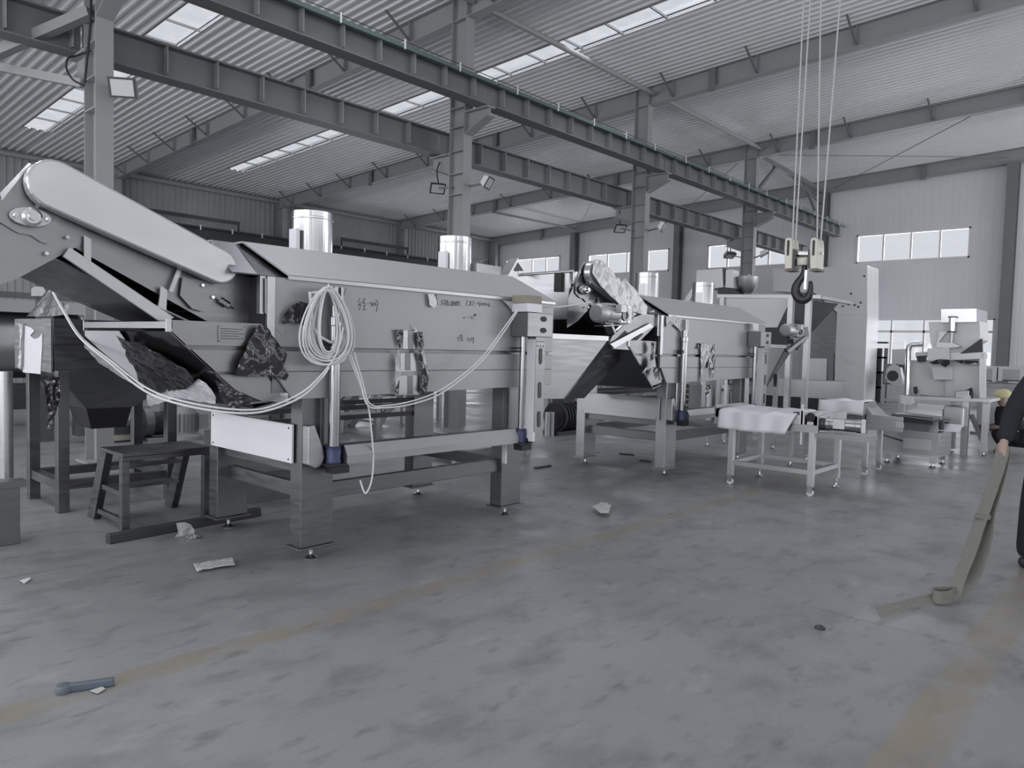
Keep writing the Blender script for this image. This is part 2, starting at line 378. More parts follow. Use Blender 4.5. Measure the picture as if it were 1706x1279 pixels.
# ------------------------------------------------------------------ steel frames
def ibeam_x(mb, x0, x1, yc, z0, z1, bw=.28, tf=.02, tw=.012):
    mb.box(x0, x1, yc-bw/2, yc+bw/2, z0, z0+tf).box(x0, x1, yc-bw/2, yc+bw/2, z1-tf, z1).box(x0, x1, yc-tw/2, yc+tw/2, z0+tf, z1-tf)
CX = [3.33, 9.33, 15.32, 21.32]
names = ['nearest grey steel column at the left edge of the hall', 'grey steel column rising behind the first fryer, second from the left', 'grey steel column between the two fryers and the far wall, third from the left', 'far grey steel column in front of the end wall windows']
for i, cx in enumerate(CX):
    y0, y1 = 9.62, 10.0
    t = thing('steel_column', names[i], 'column', (cx, YC, 0), 'steel columns down the middle of the hall')
    zt = rz(9.8)-.02
    MB().box(cx-.1, cx+.1, y0, y0+.016, 0, zt).build('flange', 'paint', t)
    MB().box(cx-.1, cx+.1, y1-.016, y1, 0, zt).build('flange', 'paint', t)
    MB().box(cx-.006, cx+.006, y0+.016, y1-.016, 0, zt).build('web', 'paint', t)
    for z in (4.25, 4.62, 5.02, 5.44, 5.78, 7.32):
        MB().box(cx-.095, cx+.095, y0+.016, y1-.016, z-.008, z+.008).build('stiffener', 'paint', t)
    MB().box(cx-.18, cx+.18, y0-.1, y1+.1, 0, .02).build('base_plate', 'paint', t)
    # corbels carrying the crane beams
    b = MB(); b.box(cx-.1, cx+.1, 9.06, y0, 5.66, 5.685); b.prism([(y0, 5.30), (y0, 5.66), (9.08, 5.66), (9.08, 5.54)], 0, cx-.008, cx+.008)
    b.hexa([(cx-.1, 9.06, 5.52), (cx+.1, 9.06, 5.52), (cx+.1, y0, 5.28), (cx-.1, y0, 5.28), (cx-.1, 9.06, 5.535), (cx+.1, 9.06, 5.535), (cx+.1, y0, 5.30), (cx-.1, y0, 5.30)])
    b.build('corbel', 'paint', t)
    b = MB(); b.box(cx-.1, cx+.1, y1, 10.54, 4.985, 5.01); b.prism([(y1, 4.6), (y1, 4.985), (10.52, 4.985), (10.52, 4.8)], 0, cx-.008, cx+.008)
    b.hexa([(cx-.1, y1, 4.58), (cx+.1, y1, 4.58), (cx+.1, 10.54, 4.78), (cx-.1, 10.54, 4.78), (cx-.1, y1, 4.6), (cx+.1, y1, 4.6), (cx+.1, 10.54, 4.8), (cx-.1, 10.54, 4.8)])
    b.build('corbel', 'paint', t)
# rafters
rn = ['roof rafter crossing above the first steel column at the left', 'roof rafter crossing above the second steel column, over the first fryer', 'roof rafter crossing above the third steel column, in mid hall', 'roof rafter above the fourth column, next to the end wall']
for i, cx in enumerate(CX+[27.3]):
    lab = rn[i] if i < 4 else 'roof rafter running along the top of the end wall'
    t = thing('roof_rafter', lab, 'rafter', (cx, 9.8, rz(9.8)), 'roof rafters')
    def seg(mb, ya, yb, lo, hi, hw):
        mb.hexa([(cx-hw, ya, rz(ya)-lo), (cx+hw, ya, rz(ya)-lo), (cx+hw, yb, rz(yb)-lo), (cx-hw, yb, rz(yb)-lo),
                 (cx-hw, ya, rz(ya)-hi), (cx+hw, ya, rz(ya)-hi), (cx+hw, yb, rz(yb)-hi), (cx-hw, yb, rz(yb)-hi)]); return mb
    d = .46
    seg(MB(), -7.9, 26.2, d, d-.016, .1).build('bottom_flange', 'paint', t)
    seg(MB(), -7.9, 26.2, .046, .03, .1).build('top_flange', 'paint', t)
    seg(MB(), -7.9, 26.2, d-.016, .046, .005).build('web', 'paint', t)
    for y in (3.0, 5.0, 7.0, 9.0, 11.2, 13.3, 15.4, 17.5, 19.5, 21.5, 23.3, 25.1):
        if i == 4: continue
        MB().bar((cx-.05, y, rz(y)-d+.03), (cx-.66, y, rz(y)-.03), .035, .035).build('brace', 'paint_dark', t)
        MB().box(cx-.1, cx+.1, y-.006, y+.006, rz(y)-d+.016, rz(y)-.05).build('stiffener', 'paint', t)
    for y in ((8.0, 14.6, 20.3) if i < 4 else (22.9, 6.6)):
        MB().box(cx-.13, cx-.1, y-.08, y+.08, rz(y)-d-.08, rz(y)-.05).box(cx-.2, cx-.1, y-.08, y+.08, rz(y)-d-.09, rz(y)-d-.07).build('hanger', 'paint_dark', t)
# columns of the left wall and the end wall
for i, (cx, lab) in enumerate([(9.33, 'wall column at the left wall, far left beyond the conveyor'), (15.32, 'wall column at the left wall behind the first chimney'), (21.32, 'wall column at the left wall behind the second chimney'), (27.2, 'corner column where left wall meets end wall')]):
    MB().box(cx-.1, cx+.1, 25.78, 25.8, 0, rz(26)-.3).box(cx-.1, cx+.1, 26.2, 26.22, 0, rz(26)-.3).box(cx-.006, cx+.006, 25.8, 26.2, 0, rz(26)-.3).build('trim_%d' % (i+1), 'paint')['kind'] = 'structure'
for i, (y, w) in enumerate([(20.93, .12), (15.57, .12), (9.76, .16), (4.1, .15)]):
    MB().box(27.05, 27.07, y-w, y+w, 0, rz(y)-.45).box(27.4, 27.42, y-w, y+w, 0, rz(y)-.45).box(27.07, 27.4, y-.008, y+.008, 0, rz(y)-.45).build('trim_%d' % (i+5), 'paint_dark')['kind'] = 'structure'
# struts between frames along the hall
for i in range(3):
    tag(MB().cyl((CX[i]+.08, 9.5, 7.55), (CX[i+1]-.08, 9.5, 7.55), .055).build('strut_tube', 'paint', smooth=True), ['strut tube between the first and second columns below roof', 'long grey strut tube below the roof crossing the roof lights', 'grey strut tube between the third and fourth columns'][i], 'strut', 'strut tubes under the roof')
t = thing('column_bracing', 'welded diagonal bracing frame between the last column and the end wall, above the hook', 'bracing', (24.3, 9.8, 6.0))
MB().bar((21.5, 9.8, 7.5), (27.2, 9.8, 7.35), .14, .14).build('chord', 'paint_dark', t)
MB().bar((23.0, 9.8, 7.4), (21.45, 9.8, 6.25), .07, .09).build('diagonal', 'paint_dark', t)
MB().bar((25.4, 9.8, 7.35), (27.2, 9.8, 6.1), .07, .09).build('diagonal', 'paint_dark', t)
MB().bar((24.0, 9.8, 7.4), (27.2, 9.8, 6.9), .05, .07).build('diagonal', 'paint_dark', t)
for k, (p, q, lab) in enumerate([((21.4, 4.2, 7.55), (27.2, 9.4, 7.45), 'thin roof bracing rod at right near end wall'), ((21.4, 9.4, 7.4), (27.2, 4.3, 7.75), 'thin roof bracing rod crossing the other at the right'),
                      ((21.4, 10.2, 7.35), (27.2, 15.4, 7.2), 'thin roof bracing rod left of the fourth column'), ((21.4, 15.4, 7.15), (27.2, 20.8, 6.95), 'thin roof bracing rod above the far left window')]):
    tag(MB().cyl(p, q, .012, n=6).build('bracing_rod', 'paint_dark'), lab, 'rod', 'roof bracing rods')
tag(MB().cyl((21.4, 20.9, 6.95), (27.2, 20.9, 7.0), .05).build('strut_tube', 'paint', smooth=True), 'grey strut tube low over the left aisle near the end wall', 'strut', 'strut tubes under the roof')
# crane beams
def crane_beam(x0, x1, yc, z0, z1, lab, pitch, off, rail=True):
    t = thing('crane_beam', lab, 'beam', ((x0+x1)/2, yc, z0), 'crane runway beams')
    MB().box(x0, x1, yc-.14, yc+.14, z0, z0+.02).build('bottom_flange', 'paint_dark', t)
    MB().box(x0, x1, yc-.14, yc+.14, z1-.02, z1).build('top_flange', 'paint_dark', t)
    MB().box(x0, x1, yc-.006, yc+.006, z0+.02, z1-.02).build('web', 'paint_dark', t)
    x = x0+off
    while x < x1-.1:
        MB().box(x-.006, x+.006, yc-.13, yc-.006, z0+.06, z1-.02).build('stiffener', 'paint', t)
        MB().box(x-.006, x+.006, yc+.006, yc+.13, z0+.06, z1-.02).build('stiffener', 'paint', t)
        x += pitch
    MB().box(x0, x1, yc-.03, yc+.03, z1, z1+.045).build('crane_rail', 'rail', t)
    return t
spans = [(-2.5, 3.32), (3.34, 9.32), (9.34, 15.31), (15.33, 21.31), (21.33, 27.1)]
ln = ['behind the camera side of the first column', 'from the first to the second column', 'from the second to the third column', 'from the third to the fourth column', 'from the fourth column to the end wall']
for i, (a, b) in enumerate(spans):
    t = crane_beam(a, b, 9.2, 5.69, 6.09, 'upper crane beam with green conductor bar, '+ln[i], .66, .33 if i else .1)
    MB().box(a+.03, b-.03, 8.93, 8.97, 6.0, 6.06).build('conductor_bar', 'green', t)
    MB().box(a, b, 8.955, 8.965, 6.11, 6.12).build('conductor_wire', 'rail', t)
    x = a+.5
    while x < b-.2:
        MB().box(x-.012, x+.012, 8.92, 9.06, 6.075, 6.095).box(x-.012, x+.012, 8.915, 8.93, 5.985, 6.13).build('conductor_clip', 'white', t); x += 1.15
    t = crane_beam(a, b, 10.4, 5.02, 5.46, 'lower crane beam in the left aisle, '+ln[i], .70, .30 if i else .1)
# crane beam along the left wall
t = thing('wall_crane_beam', 'dark crane beam with conductor rail along the left wall behind the chimneys', 'beam', (15, 25.6, 5.0))
b = MB(); ibeam_x(b, 2, 27, 25.6, 5.0, 5.42, .26); b.build('beam', 'dark', t)
MB().box(2, 27, 25.57, 25.63, 5.42, 5.46).build('crane_rail', 'rail', t)
MB().box(2, 27, 25.28, 25.31, 5.36, 5.41).build('conductor_bar', 'dark', t)
x = 9.5
while x < 26: MB().box(x-.02, x+.02, 25.26, 25.46, 5.40, 5.43).box(x-.02, x+.02, 25.25, 25.27, 5.28, 5.45).build('conductor_clip', 'white', t); x += 1.15
for a, b_ in ((9.6, 13.2), (17.5, 21.0)): MB().box(a, b_, 25.2, 25.24, 5.62, 5.74).bar((b_-.04, 25.22, 5.4), (b_-.04, 25.22, 5.62), .05, .05).bar((a+.04, 25.22, 5.4), (a+.04, 25.22, 5.62), .05, .05).build('buffer_frame', 'dark', t)
tag(MB().bar((22.0, 26.0, 4.6), (26.8, 26.0, 5.9), .06, .06).build('wall_brace', 'paint_dark'), 'diagonal wall brace beside the second chimney', 'brace')
# ------------------------------------------------------------------ fryers
from mathutils import geometry, noise as mnoise
def crumple(pts, n, amp, seed, tri=True, nrm=(0, -1, 0), step=.014):
    """a torn sheet of film: the outline filled with a fine mesh and creased along nrm"""
    rn_ = random.Random(seed); p = [Vector(q) for q in pts]; c = sum(p, Vector())/len(p); nz = Vector(nrm).normalized()
    ux = nz.cross(Vector((0, 0, 1)));  ux = ux.normalized() if ux.length > .1 else Vector((1, 0, 0)); uy = nz.cross(ux)
    q2 = [Vector(((v-c).dot(ux), (v-c).dot(uy))) for v in p]
    x0, x1 = min(v.x for v in q2), max(v.x for v in q2); y0, y1 = min(v.y for v in q2), max(v.y for v in q2)
    step = max(step, min(x1-x0, y1-y0)/26) if max(x1-x0, y1-y0) > .12 else step*.6
    vs = list(q2); m0 = len(vs); y = y0
    while y < y1:
        x = x0
        while x < x1: vs.append(Vector((x+rn_.uniform(-.3, .3)*step, y+rn_.uniform(-.3, .3)*step))); x += step
        y += step
    try:
        r = geometry.delaunay_2d_cdt(vs, [], [list(range(m0))], 1, 1e-5)
    except Exception:
        r = None
    mb = MB(); so = Vector((seed*3.7, seed*1.3, 0)); out = []
    sc = 1/max(.05, amp*6.5)
    plane = [(v-c).dot(nz) for v in p]
    for v in r[0]:
        base = c+ux*v.x+uy*v.y
        # keep the height of the nearest outline points
        ws = [(1/((v-q).length_squared+1e-5), h) for q, h in zip(q2, plane)]; h0 = sum(a*b for a, b in ws)/sum(a for a, b in ws)
        d = 0
        for o, am in ((1, 1.), (2.3, .5), (4.9, .22)):
            d += am*(1-2*abs(mnoise.noise(Vector((v.x*sc*o*1.6, v.y*sc*o*.8, 0))+so*o)))
        out.append(base+nz*(h0+amp*.8*d))
    return mb.add(out, [tuple(f) for f in r[2] if len(f) > 2])
def dense(pts, step=.05):
    out = []
    for i, a in enumerate(pts):
        a = Vector(a); b = Vector(pts[(i+1) % len(pts)]); k = max(1, int((b-a).length/step))
        out += [a+(b-a)*t/k for t in range(k)]
    return out
def foot(x, y, z, parent):
    return MB().lathe([(.045, 0), (.047, .008), (.03, .016), (.014, .03), (.012, .05), (.018, .052), (.018, .066), (.01, .068), (.01, z+.02)], (x, y, 0), n=14).build('levelling_foot', 'steel_bright', parent, smooth=True)
def text(body, p, size, parent, rot=0., mt='ink', ext=.0006, yrot=0, nrm='-Y', name='handwriting', shear=.12):
    cu = bpy.data.curves.new(name, 'FONT'); cu.body = body; cu.size = size; cu.extrude = ext; cu.shear = shear
    cu.materials.append(M[mt]); o = bpy.data.objects.new(name, cu); C.objects.link(o)
    base = Vector(parent['_b']); o.parent = parent; o.location = Vector(p)-base
    o.rotation_euler = (R(90), R(rot), 0) if nrm == '-Y' else (R(90), R(rot), R(-90))
    return o
def stroke(pts, r, parent, name='handwriting', mt='ink'):
    mb = MB()
    for p in pts: mb.tube(p, r, 5)
    return mb.build(name, mt, parent)

def fryer(dx, dy, label, first):
    X = lambda v: v+dx
    Y = lambda v: v+dy
    t = thing('fryer', label, 'machine', (X(3.97), Y(5.1), 0), 'long steel tunnel fryers')
    def B(name, mt, *b, **k):
        mb = MB()
        for q in b: mb.box(X(q[0]), X(q[1]), Y(q[2]), Y(q[3]), q[4], q[5])
        return mb.build(name, mt, t, **k)
    xs_ = ((2.81, 3.07), (4.86, 5.12))
    for x0, x1 in xs_:
        for y0, y1 in ((4.48, 4.62), (5.70, 5.84)):
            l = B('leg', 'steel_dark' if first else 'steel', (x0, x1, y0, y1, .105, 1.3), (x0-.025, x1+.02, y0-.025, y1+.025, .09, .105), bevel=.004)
            foot(X((x0+x1)/2), Y((y0+y1)/2), .09, l)
    for y0, y1 in ((4.52, 4.58), (5.74, 5.80)): B('stretcher', 'steel_dark', (3.07, 4.86, y0, y1, .42, .535), bevel=.004)
    for x0, x1 in ((2.91, 2.97), (4.96, 5.02)): B('stretcher', 'steel_dark', (x0, x1, 4.62, 5.70, .42, .525), bevel=.004)
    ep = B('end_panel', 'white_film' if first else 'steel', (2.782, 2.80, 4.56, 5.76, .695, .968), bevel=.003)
    sc = MB()
    for yy in (4.60, 5.72):
        for zz in (.72, .94): sc.lathe([(.008, 0), (.006, .005)], (X(2.782), Y(yy), zz), (-1, 0, 0), 8)
    sc.build('panel_screws', 'steel_dark', ep)
    B('cross_tube', 'steel_dark', (2.86, 2.98, 4.62, 5.70, .62, .70))
    # body: three side sheets with grooves between them, over the tank
    B('tank', 'steel_dark', (2.56, 5.44, 4.445, 5.80, 1.2, 1.97))
    B('side_panel', 'filmed', (2.52, 5.46, 4.42, 4.445, 1.508, 1.965), bevel=.003)
    B('side_panel', 'filmed', (2.53, 5.46, 4.42, 4.445, 1.345, 1.480), bevel=.003)
    MB().prism([(X(2.56), 1.342), (X(5.46), 1.342), (X(5.46), 1.20), (X(5.12), 1.19), (X(2.80), 1.155), (X(2.70), 1.16)], 1, Y(4.423), Y(4.445)).build('side_panel', 'filmed', t, bevel=.003)
    B('corner_post', 'steel_light', (2.505, 2.56, 4.41, 4.46, 1.50, 1.965), bevel=.003)
    # hood
    def hood_v(zb, zt, yb, yt, xl_b, xl_t, xr_t, xr_b, name, mt, th=.0):
        f = [(X(xl_b), Y(yb), zb), (X(xr_b), Y(yb), zb), (X(xr_t), Y(yt), zt), (X(xl_t), Y(yt), zt)]
        return MB().slab(f, .012).build(name, mt, t)
    hood_v(1.975, 2.20, 4.40, 4.74, 2.645, 2.50, 5.22, 5.46, 'hood_panel', 'filmed_hood')
    hood_v(2.20, 1.975, 5.48, 5.80, 2.5, 2.645, 5.46, 5.22, 'hood_panel', 'filmed_hood')
    MB().slab([(X(2.50), Y(4.74), 2.20), (X(5.22), Y(4.74), 2.20), (X(5.22), Y(5.48), 2.20), (X(2.50), Y(5.48), 2.20)], .012).build('hood_panel', 'filmed_hood', t)
    MB().slab([(X(5.22), Y(4.74), 2.20), (X(5.46), Y(4.40), 1.975), (X(5.46), Y(5.8), 1.975), (X(5.22), Y(5.48), 2.20)], .01).build('hood_end', 'filmed_hood', t)
    B('hood_lip', 'steel', (2.645, 5.46, 4.398, 4.41, 1.955, 1.98))
    # inlet mouth at the left end: a cover that stands clear of the hood with a dark opening below
    mb = MB()
    for a, b in (((4.44, 1.965), (4.74, 2.185)), ((4.74, 2.185), (5.46, 2.185)), ((5.46, 2.185), (5.78, 1.965))):
        mb.slab([(X(2.28), Y(a[0]), a[1]), (X(2.44), Y(a[0]), a[1]), (X(2.44), Y(b[0]), b[1]), (X(2.28), Y(b[0]), b[1])], .01)
    mb.build('inlet_cover', 'steel', t)
    mb = MB().slab([(X(2.44), Y(4.44), 1.965), (X(2.645), Y(4.44), 1.965), (X(2.50), Y(4.76), 2.18), (X(2.44), Y(4.74), 2.185)], .006)
    mb.build('inlet_gusset', 'steel_dark', t)
    mb = MB().slab([(X(2.505), Y(4.44), 1.60), (X(2.505), Y(4.44), 1.96), (X(2.505), Y(5.78), 1.96), (X(2.505), Y(5.78), 1.60)], .01); mb.build('inlet_opening', 'black', t)
    B('inlet_post', 'steel', (2.46, 2.5, 4.43, 4.47, 1.72, 1.965))
    # inlet hopper
    h = MB().prism([(X(1.90), 1.585), (X(1.90), 1.655), (X(2.50), 1.655), (X(2.46), 1.508), (X(1.985), 1.508)], 1, Y(4.45), Y(4.47)).build('inlet_side', 'steel_mid', t)
    MB().prism([(X(2.015), 1.48), (X(2.45), 1.48), (X(2.50), 1.345), (X(2.165), 1.345)], 1, Y(4.45), Y(4.47)).build('inlet_side', 'steel_mid', t)
    MB().prism([(X(2.18), 1.325), (X(2.52), 1.325), (X(2.64), 1.17), (X(2.40), 1.13)], 1, Y(4.452), Y(4.47)).build('inlet_side', 'steel_mid', t)
    MB().prism([(X(1.90), 1.585), (X(2.56), 1.585), (X(2.56), 1.14), (X(2.42), 1.13)], 1, Y(4.472), Y(5.82)).build('inlet_trough', 'steel_dark', t)
    MB().slab([(X(1.895), Y(4.45), 1.582), (X(1.895), Y(5.84), 1.582), (X(2.43), Y(5.84), 1.105), (X(2.43), Y(4.45), 1.105)], -.012).build('inlet_slope', 'black_film' if first else 'steel_dark', t)
    MB().slab([(X(2.43), Y(4.45), 1.105), (X(2.43), Y(5.84), 1.105), (X(2.60), Y(5.84), 1.14), (X(2.60), Y(4.45), 1.14)], .012).build('inlet_bottom', 'steel_dark', t)
    B('inlet_rim', 'steel', (1.88, 1.91, 4.45, 5.84, 1.605, 1.645))
    for yy in (4.46, 5.84): B('rim_post', 'steel_light', (1.878, 1.905, yy-.012, yy+.012, 1.585, 1.66))
    if first:
        np_ = B('nameplate', 'steel_mid', (2.19, 2.37, 4.444, 4.45, 1.53, 1.635))
        q = MB()
        for k in range(5): q.box(2.205, 2.355-.03*(k % 2), 4.4425, 4.444, 1.612-k*.015, 1.616-k*.015)
        for xx in (2.197, 2.363):
            for zz in (1.538, 1.628): q.lathe([(.004, 0), (.003, .003)], (xx, 4.444, zz), (0, -1, 0), 6)
        q.build('plate_lines', 'dark', np_)
    # chimneys
    for k, cx in enumerate((3.27, 4.80)):
        c = MB().lathe([(.157, 2.19), (.157, 2.49), (.162, 2.494), (.162, 2.504), (.157, 2.508), (.157, 2.55), (.150, 2.55), (.150, 2.19)], (X(cx), Y(5.1), 0), n=36, cap=False)
        c = c.build('chimney', 'chimney', t, smooth=True)
        MB().box(X(cx-.20), X(cx-.17), Y(5.0), Y(5.1), 2.22, 2.40).build('damper_tag', 'white_film' if first else 'steel_light', c)
        MB().lathe([(.175, 2.20), (.175, 2.215), (.16, 2.22)], (X(cx), Y(5.1), 0), n=30, cap=False).build('collar', 'steel', c)
    # hoist screws, couplings, shaft cover
    for k, sx in enumerate((3.0, 4.93)):
        sy = 4.375 if k == 0 else 4.33
        s_ = MB().lathe([(.042, .82), (.042, 1.66), (.05, 1.665), (.05, 1.72), (.034, 1.725), (.034, 1.80)] if k == 0 else [(.026, .82), (.026, 1.66)], (X(sx), Y(sy), 0), n=18).build('lifting_screw', 'screw', t, smooth=True)
        if k == 0:
            MB().box(X(sx-.03), X(sx+.0), Y(sy-.03), Y(sy+.03), 1.80, 1.93).box(X(sx+.03), X(sx+.05), Y(sy-.02), Y(sy+.02), 1.80, 1.93).build('clevis', 'steel', s_)
        MB().lathe([(.052, .70), (.056, .715), (.05, .73), (.055, .79), (.05, .81), (.055, .822)], (X(sx), Y(sy), 0), n=16).build('blue_gear_housing', 'blue', t, smooth=True)
        MB().box(X(sx-.03), X(sx+.10), Y(sy-.05), Y(sy+.05), .63, .68).box(X(sx-.07), X(sx+.08), Y(sy-.06), Y(4.48), .685, .70).build('housing_bracket', 'black', t)
        MB().box(X(sx-.07), X(sx-.04), Y(4.44), Y(4.48), .82, 1.35).build('guide_bar', 'steel_dark', t)
        if k == 0:
            MB().box(X(sx-.09), X(sx-.03), Y(sy-.02), Y(sy+.06), 1.52, 1.56).build('screw_clamp', 'black', t)
        else:
            MB().box(X(sx-.09), X(sx-.02), Y(sy-.01), Y(sy+.06), 1.50, 1.515).box(X(sx-.09), X(sx-.02), Y(sy-.01), Y(sy+.06), 1.53, 1.545).build('screw_clamp', 'black', t)
    # chain guard beside the left gear housing
    gp = [(2.815, .97), (2.86, .975), (2.935, .80), (2.945, .74), (2.92, .685), (2.87, .67), (2.815, .70)]
    MB().prism([(X(a), b) for a, b in gp], 1, Y(4.40), Y(4.48)).build('chain_guard', 'steel', t, bevel=.006)
    MB().prism([(Y(4.30), .70), (Y(4.295), .755), (Y(4.335), .825), (Y(4.44), .825), (Y(4.44), .70)], 0, X(3.06), X(4.87)).build('shaft_cover', 'steel_light', t)
    MB().box(X(4.855), X(4.88), Y(4.44), Y(4.48), .50, .76).build('cover_bracket', 'white' if first else 'steel', t)
    # dark rollers on the far side
    for z in (.86, .95, 1.0): B('rear_bar', 'dark', (3.09, 4.86, 5.72, 5.76, z-.03, z+.012))
    # lifting column at the right end
    col = B('lift_column', 'steel_mid', (4.97, 5.10, 4.21, 4.31, .70, 1.64), bevel=.003)
    B('column_film', 'white_film', (4.962, 4.969, 4.215, 4.308, .74, 1.62))
    sl = MB()
    for zz in (1.42, 1.12, .86): sl.prism([(X(5.035+.022*math.cos(a)), zz+(.10 if math.sin(a) > 0 else -.0)+.022*math.sin(a)) for a in [i*math.pi/5 for i in range(10)]], 1, Y(4.205), Y(4.2095))
    sl.build('slot', 'dark', t)
    B('column_head', 'steel_light', (4.88, 5.22, 4.245, 4.40, 1.645, 1.85), bevel=.004) if False else B('column_head', 'steel_mid', (4.86, 5.20, 4.215, 4.41, 1.64, 1.85), bevel=.004)
    hs = MB()
    for zz in (1.80, 1.70): hs.prism([(X(5.07+.034*math.cos(a)*1.2), zz+.024*math.sin(a)) for a in [i*math.pi/6+.26 for i in range(12)]], 1, Y(4.21), Y(4.2145))
    hs.build('head_hole', 'black', t)
    bo = MB()
    for zz in (1.60, 1.56):
        for xx in (4.99, 5.03, 5.07): bo.lathe([(.006, 0), (.005, .006)], (X(xx), Y(4.21), zz), (0, -1, 0), 8)
    bo.build('column_bolts', 'steel_dark', t)
    for k, (x0, x1, z0, z1) in enumerate(((5.14, 5.24, 1.20, 1.28), (5.14, 5.22, 1.40, 1.60))): B('cover_flap', 'filmed', (x0, x1, 4.38, 4.40, z0, z1))
    B('side_cover', 'filmed', (5.12, 5.30, 4.40, 4.42, 1.20, 1.62))
    B('latch', 'white', (4.93, 4.965, 4.19, 4.24, .72, .80))
    return t
f1 = fryer(0, 0, 'long steel tunnel fryer nearest the camera, with coiled white cable hanging on it', True)
f2 = fryer(5.13, .14, 'second long steel tunnel fryer, farther back behind the crane hook cart', False)

# writing in marker pen on the near fryer, strokes copied from the sheet
def ptsY(px, y=4.4185): return [tuple(at(a, b, 1, y)) for a, b in px]
def z5(px): return [(580+a/6.093, 470+b/6.093) for a, b in px]
def hw(lines, y=4.4185, r=.0022): return stroke([ptsY(z5(l), y) for l in lines], r, f1)
hw([[(122, 160), (100, 205), (128, 200), (100, 240)], [(112, 232), (135, 222)], [(128, 235), (112, 285)], [(145, 170), (175, 165), (148, 215)], [(150, 195), (180, 225)], [(150, 240), (180, 235)], [(166, 240), (163, 275)], [(148, 282), (188, 272)], [(195, 218), (212, 214)],
    [(228, 200), (240, 245)], [(240, 205), (252, 240)], [(252, 215), (268, 212), (262, 245)], [(282, 180), (300, 195), (298, 250), (285, 300)], [(272, 200), (285, 240)]])
hw([[(952, 180), (950, 240)], [(952, 180), (985, 178), (983, 235)], [(962, 200), (975, 200)], [(962, 215), (975, 214), (968, 230)], [(995, 190), (1012, 187)], [(1003, 180), (1000, 240)], [(992, 210), (1015, 208)], [(995, 240), (1018, 230)], [(1012, 195), (1022, 238)],
    [(1035, 195), (1042, 205)], [(1033, 215), (1042, 240)], [(1052, 200), (1050, 238), (1072, 238), (1072, 200), (1052, 200)], [(1062, 188), (1062, 238)], [(1082, 195), (1090, 240)], [(1078, 215), (1100, 210)], [(1098, 190), (1098, 240)], [(1104, 205), (1118, 203)], [(1112, 190), (1110, 240)], [(1122, 205), (1142, 200)], [(1130, 195), (1126, 238), (1144, 238)]])
hw([[(1212, 180), (1198, 235), (1225, 233)], [(1238, 188), (1232, 238), (1250, 228), (1248, 200), (1236, 188)], [(1258, 195), (1282, 192), (1258, 240), (1288, 240)], [(1292, 218), (1312, 216)], [(1325, 195), (1318, 225), (1342, 222)], [(1336, 200), (1334, 250)], [(1352, 208), (1346, 228), (1358, 236), (1366, 220), (1352, 208)], [(1374, 210), (1370, 232), (1384, 236), (1388, 215), (1374, 210)],
    [(1398, 212), (1394, 234), (1406, 236), (1410, 216), (1398, 212)], [(1432, 212), (1418, 232), (1428, 248), (1440, 242), (1436, 228), (1426, 230)]])
hw([[(1168, 352), (1172, 366), (1184, 366), (1188, 352)], [(1210, 355), (1228, 352)], [(1246, 350), (1262, 345), (1248, 370), (1272, 368)], [(1284, 322), (1278, 345)], [(1294, 320), (1288, 345)], [(1276, 330), (1304, 326)], [(1274, 338), (1302, 334)]])
hw([[(1122, 545), (1112, 575), (1126, 570), (1116, 595)], [(1136, 540), (1160, 536)], [(1146, 530), (1146, 580)], [(1134, 560), (1165, 555)], [(1134, 598), (1172, 590)], [(1140, 575), (1158, 573), (1158, 592)], [(1206, 570), (1222, 565), (1214, 600)], [(1240, 570), (1232, 605)], [(1258, 560), (1276, 562), (1270, 620)], [(1258, 560), (1252, 600)], [(1258, 580), (1270, 580)]])

# torn and peeled film on the near fryer
def film(name, mt, px, y, n, amp, seed, parent, ax=1, step=.03):
    p = dense([at(a, b, ax, y) for a, b in px], step)
    return crumple(p, n, amp, seed).build(name, mt, parent, smooth=True)
film('black_film', 'black_film', [(428, 541), (441, 542), (462, 572), (476, 590), (471, 612), (478, 625), (474, 634), (456, 626), (428, 628), (404, 627), (391, 622), (396, 600), (410, 578)], 4.41, 5, .022, 3, f1)
film('black_film', 'black_film', [(468, 540), (471, 524), (482, 510), (497, 502), (512, 506), (514, 530), (504, 543), (488, 537)], 4.40, 5, .02, 4, f1)
film('black_film', 'black_film', [(657, 549), (671, 549), (669, 570), (665, 582), (661, 570)], 4.405, 3, .01, 5, f1)
film('grey_film', 'grey_film', [(662, 580), (667, 600), (666, 625), (658, 646), (656, 600)], 4.395, 3, .015, 6, f1)
film('black_film', 'black_film', [(660, 640), (665, 634), (664, 657), (657, 652)], 4.40, 2, .006, 8, f1)
film('black_film', 'black_film', [(694, 553), (703, 553), (704, 576), (701, 584), (706, 600), (713, 628), (710, 652), (705, 657), (699, 650), (701, 620), (695, 590), (697, 580), (694, 568)], 4.40, 4, .012, 7, f1)
film('grey_film', 'grey_film', [(688, 537), (694, 549), (698, 551), (692, 552)], 4.40, 2, .006, 9, f1)
film('grey_film', 'grey_film', [(700, 586), (706, 582), (713, 625), (707, 610)], 4.392, 2, .006, 10, f1)
film('white_torn_film', 'white_film', [(711, 489), (722, 490), (725, 500), (728, 509), (720, 513), (714, 508), (713, 498)], 4.405, 3, .014, 11, f1)
film('black_film', 'black_film', [(723, 489), (728, 492), (727, 500), (730, 508), (726, 507), (724, 499)], 4.398, 2, .006, 12, f1)
film('white_torn_film', 'grey_film', [(836, 500), (860, 503), (862, 512), (854, 520), (846, 510)], 4.40, 3, .01, 13, f1)
film('black_film', 'black_film', [(567, 492), (577, 476), (572, 494)], 4.40, 2, .005, 14, f1)
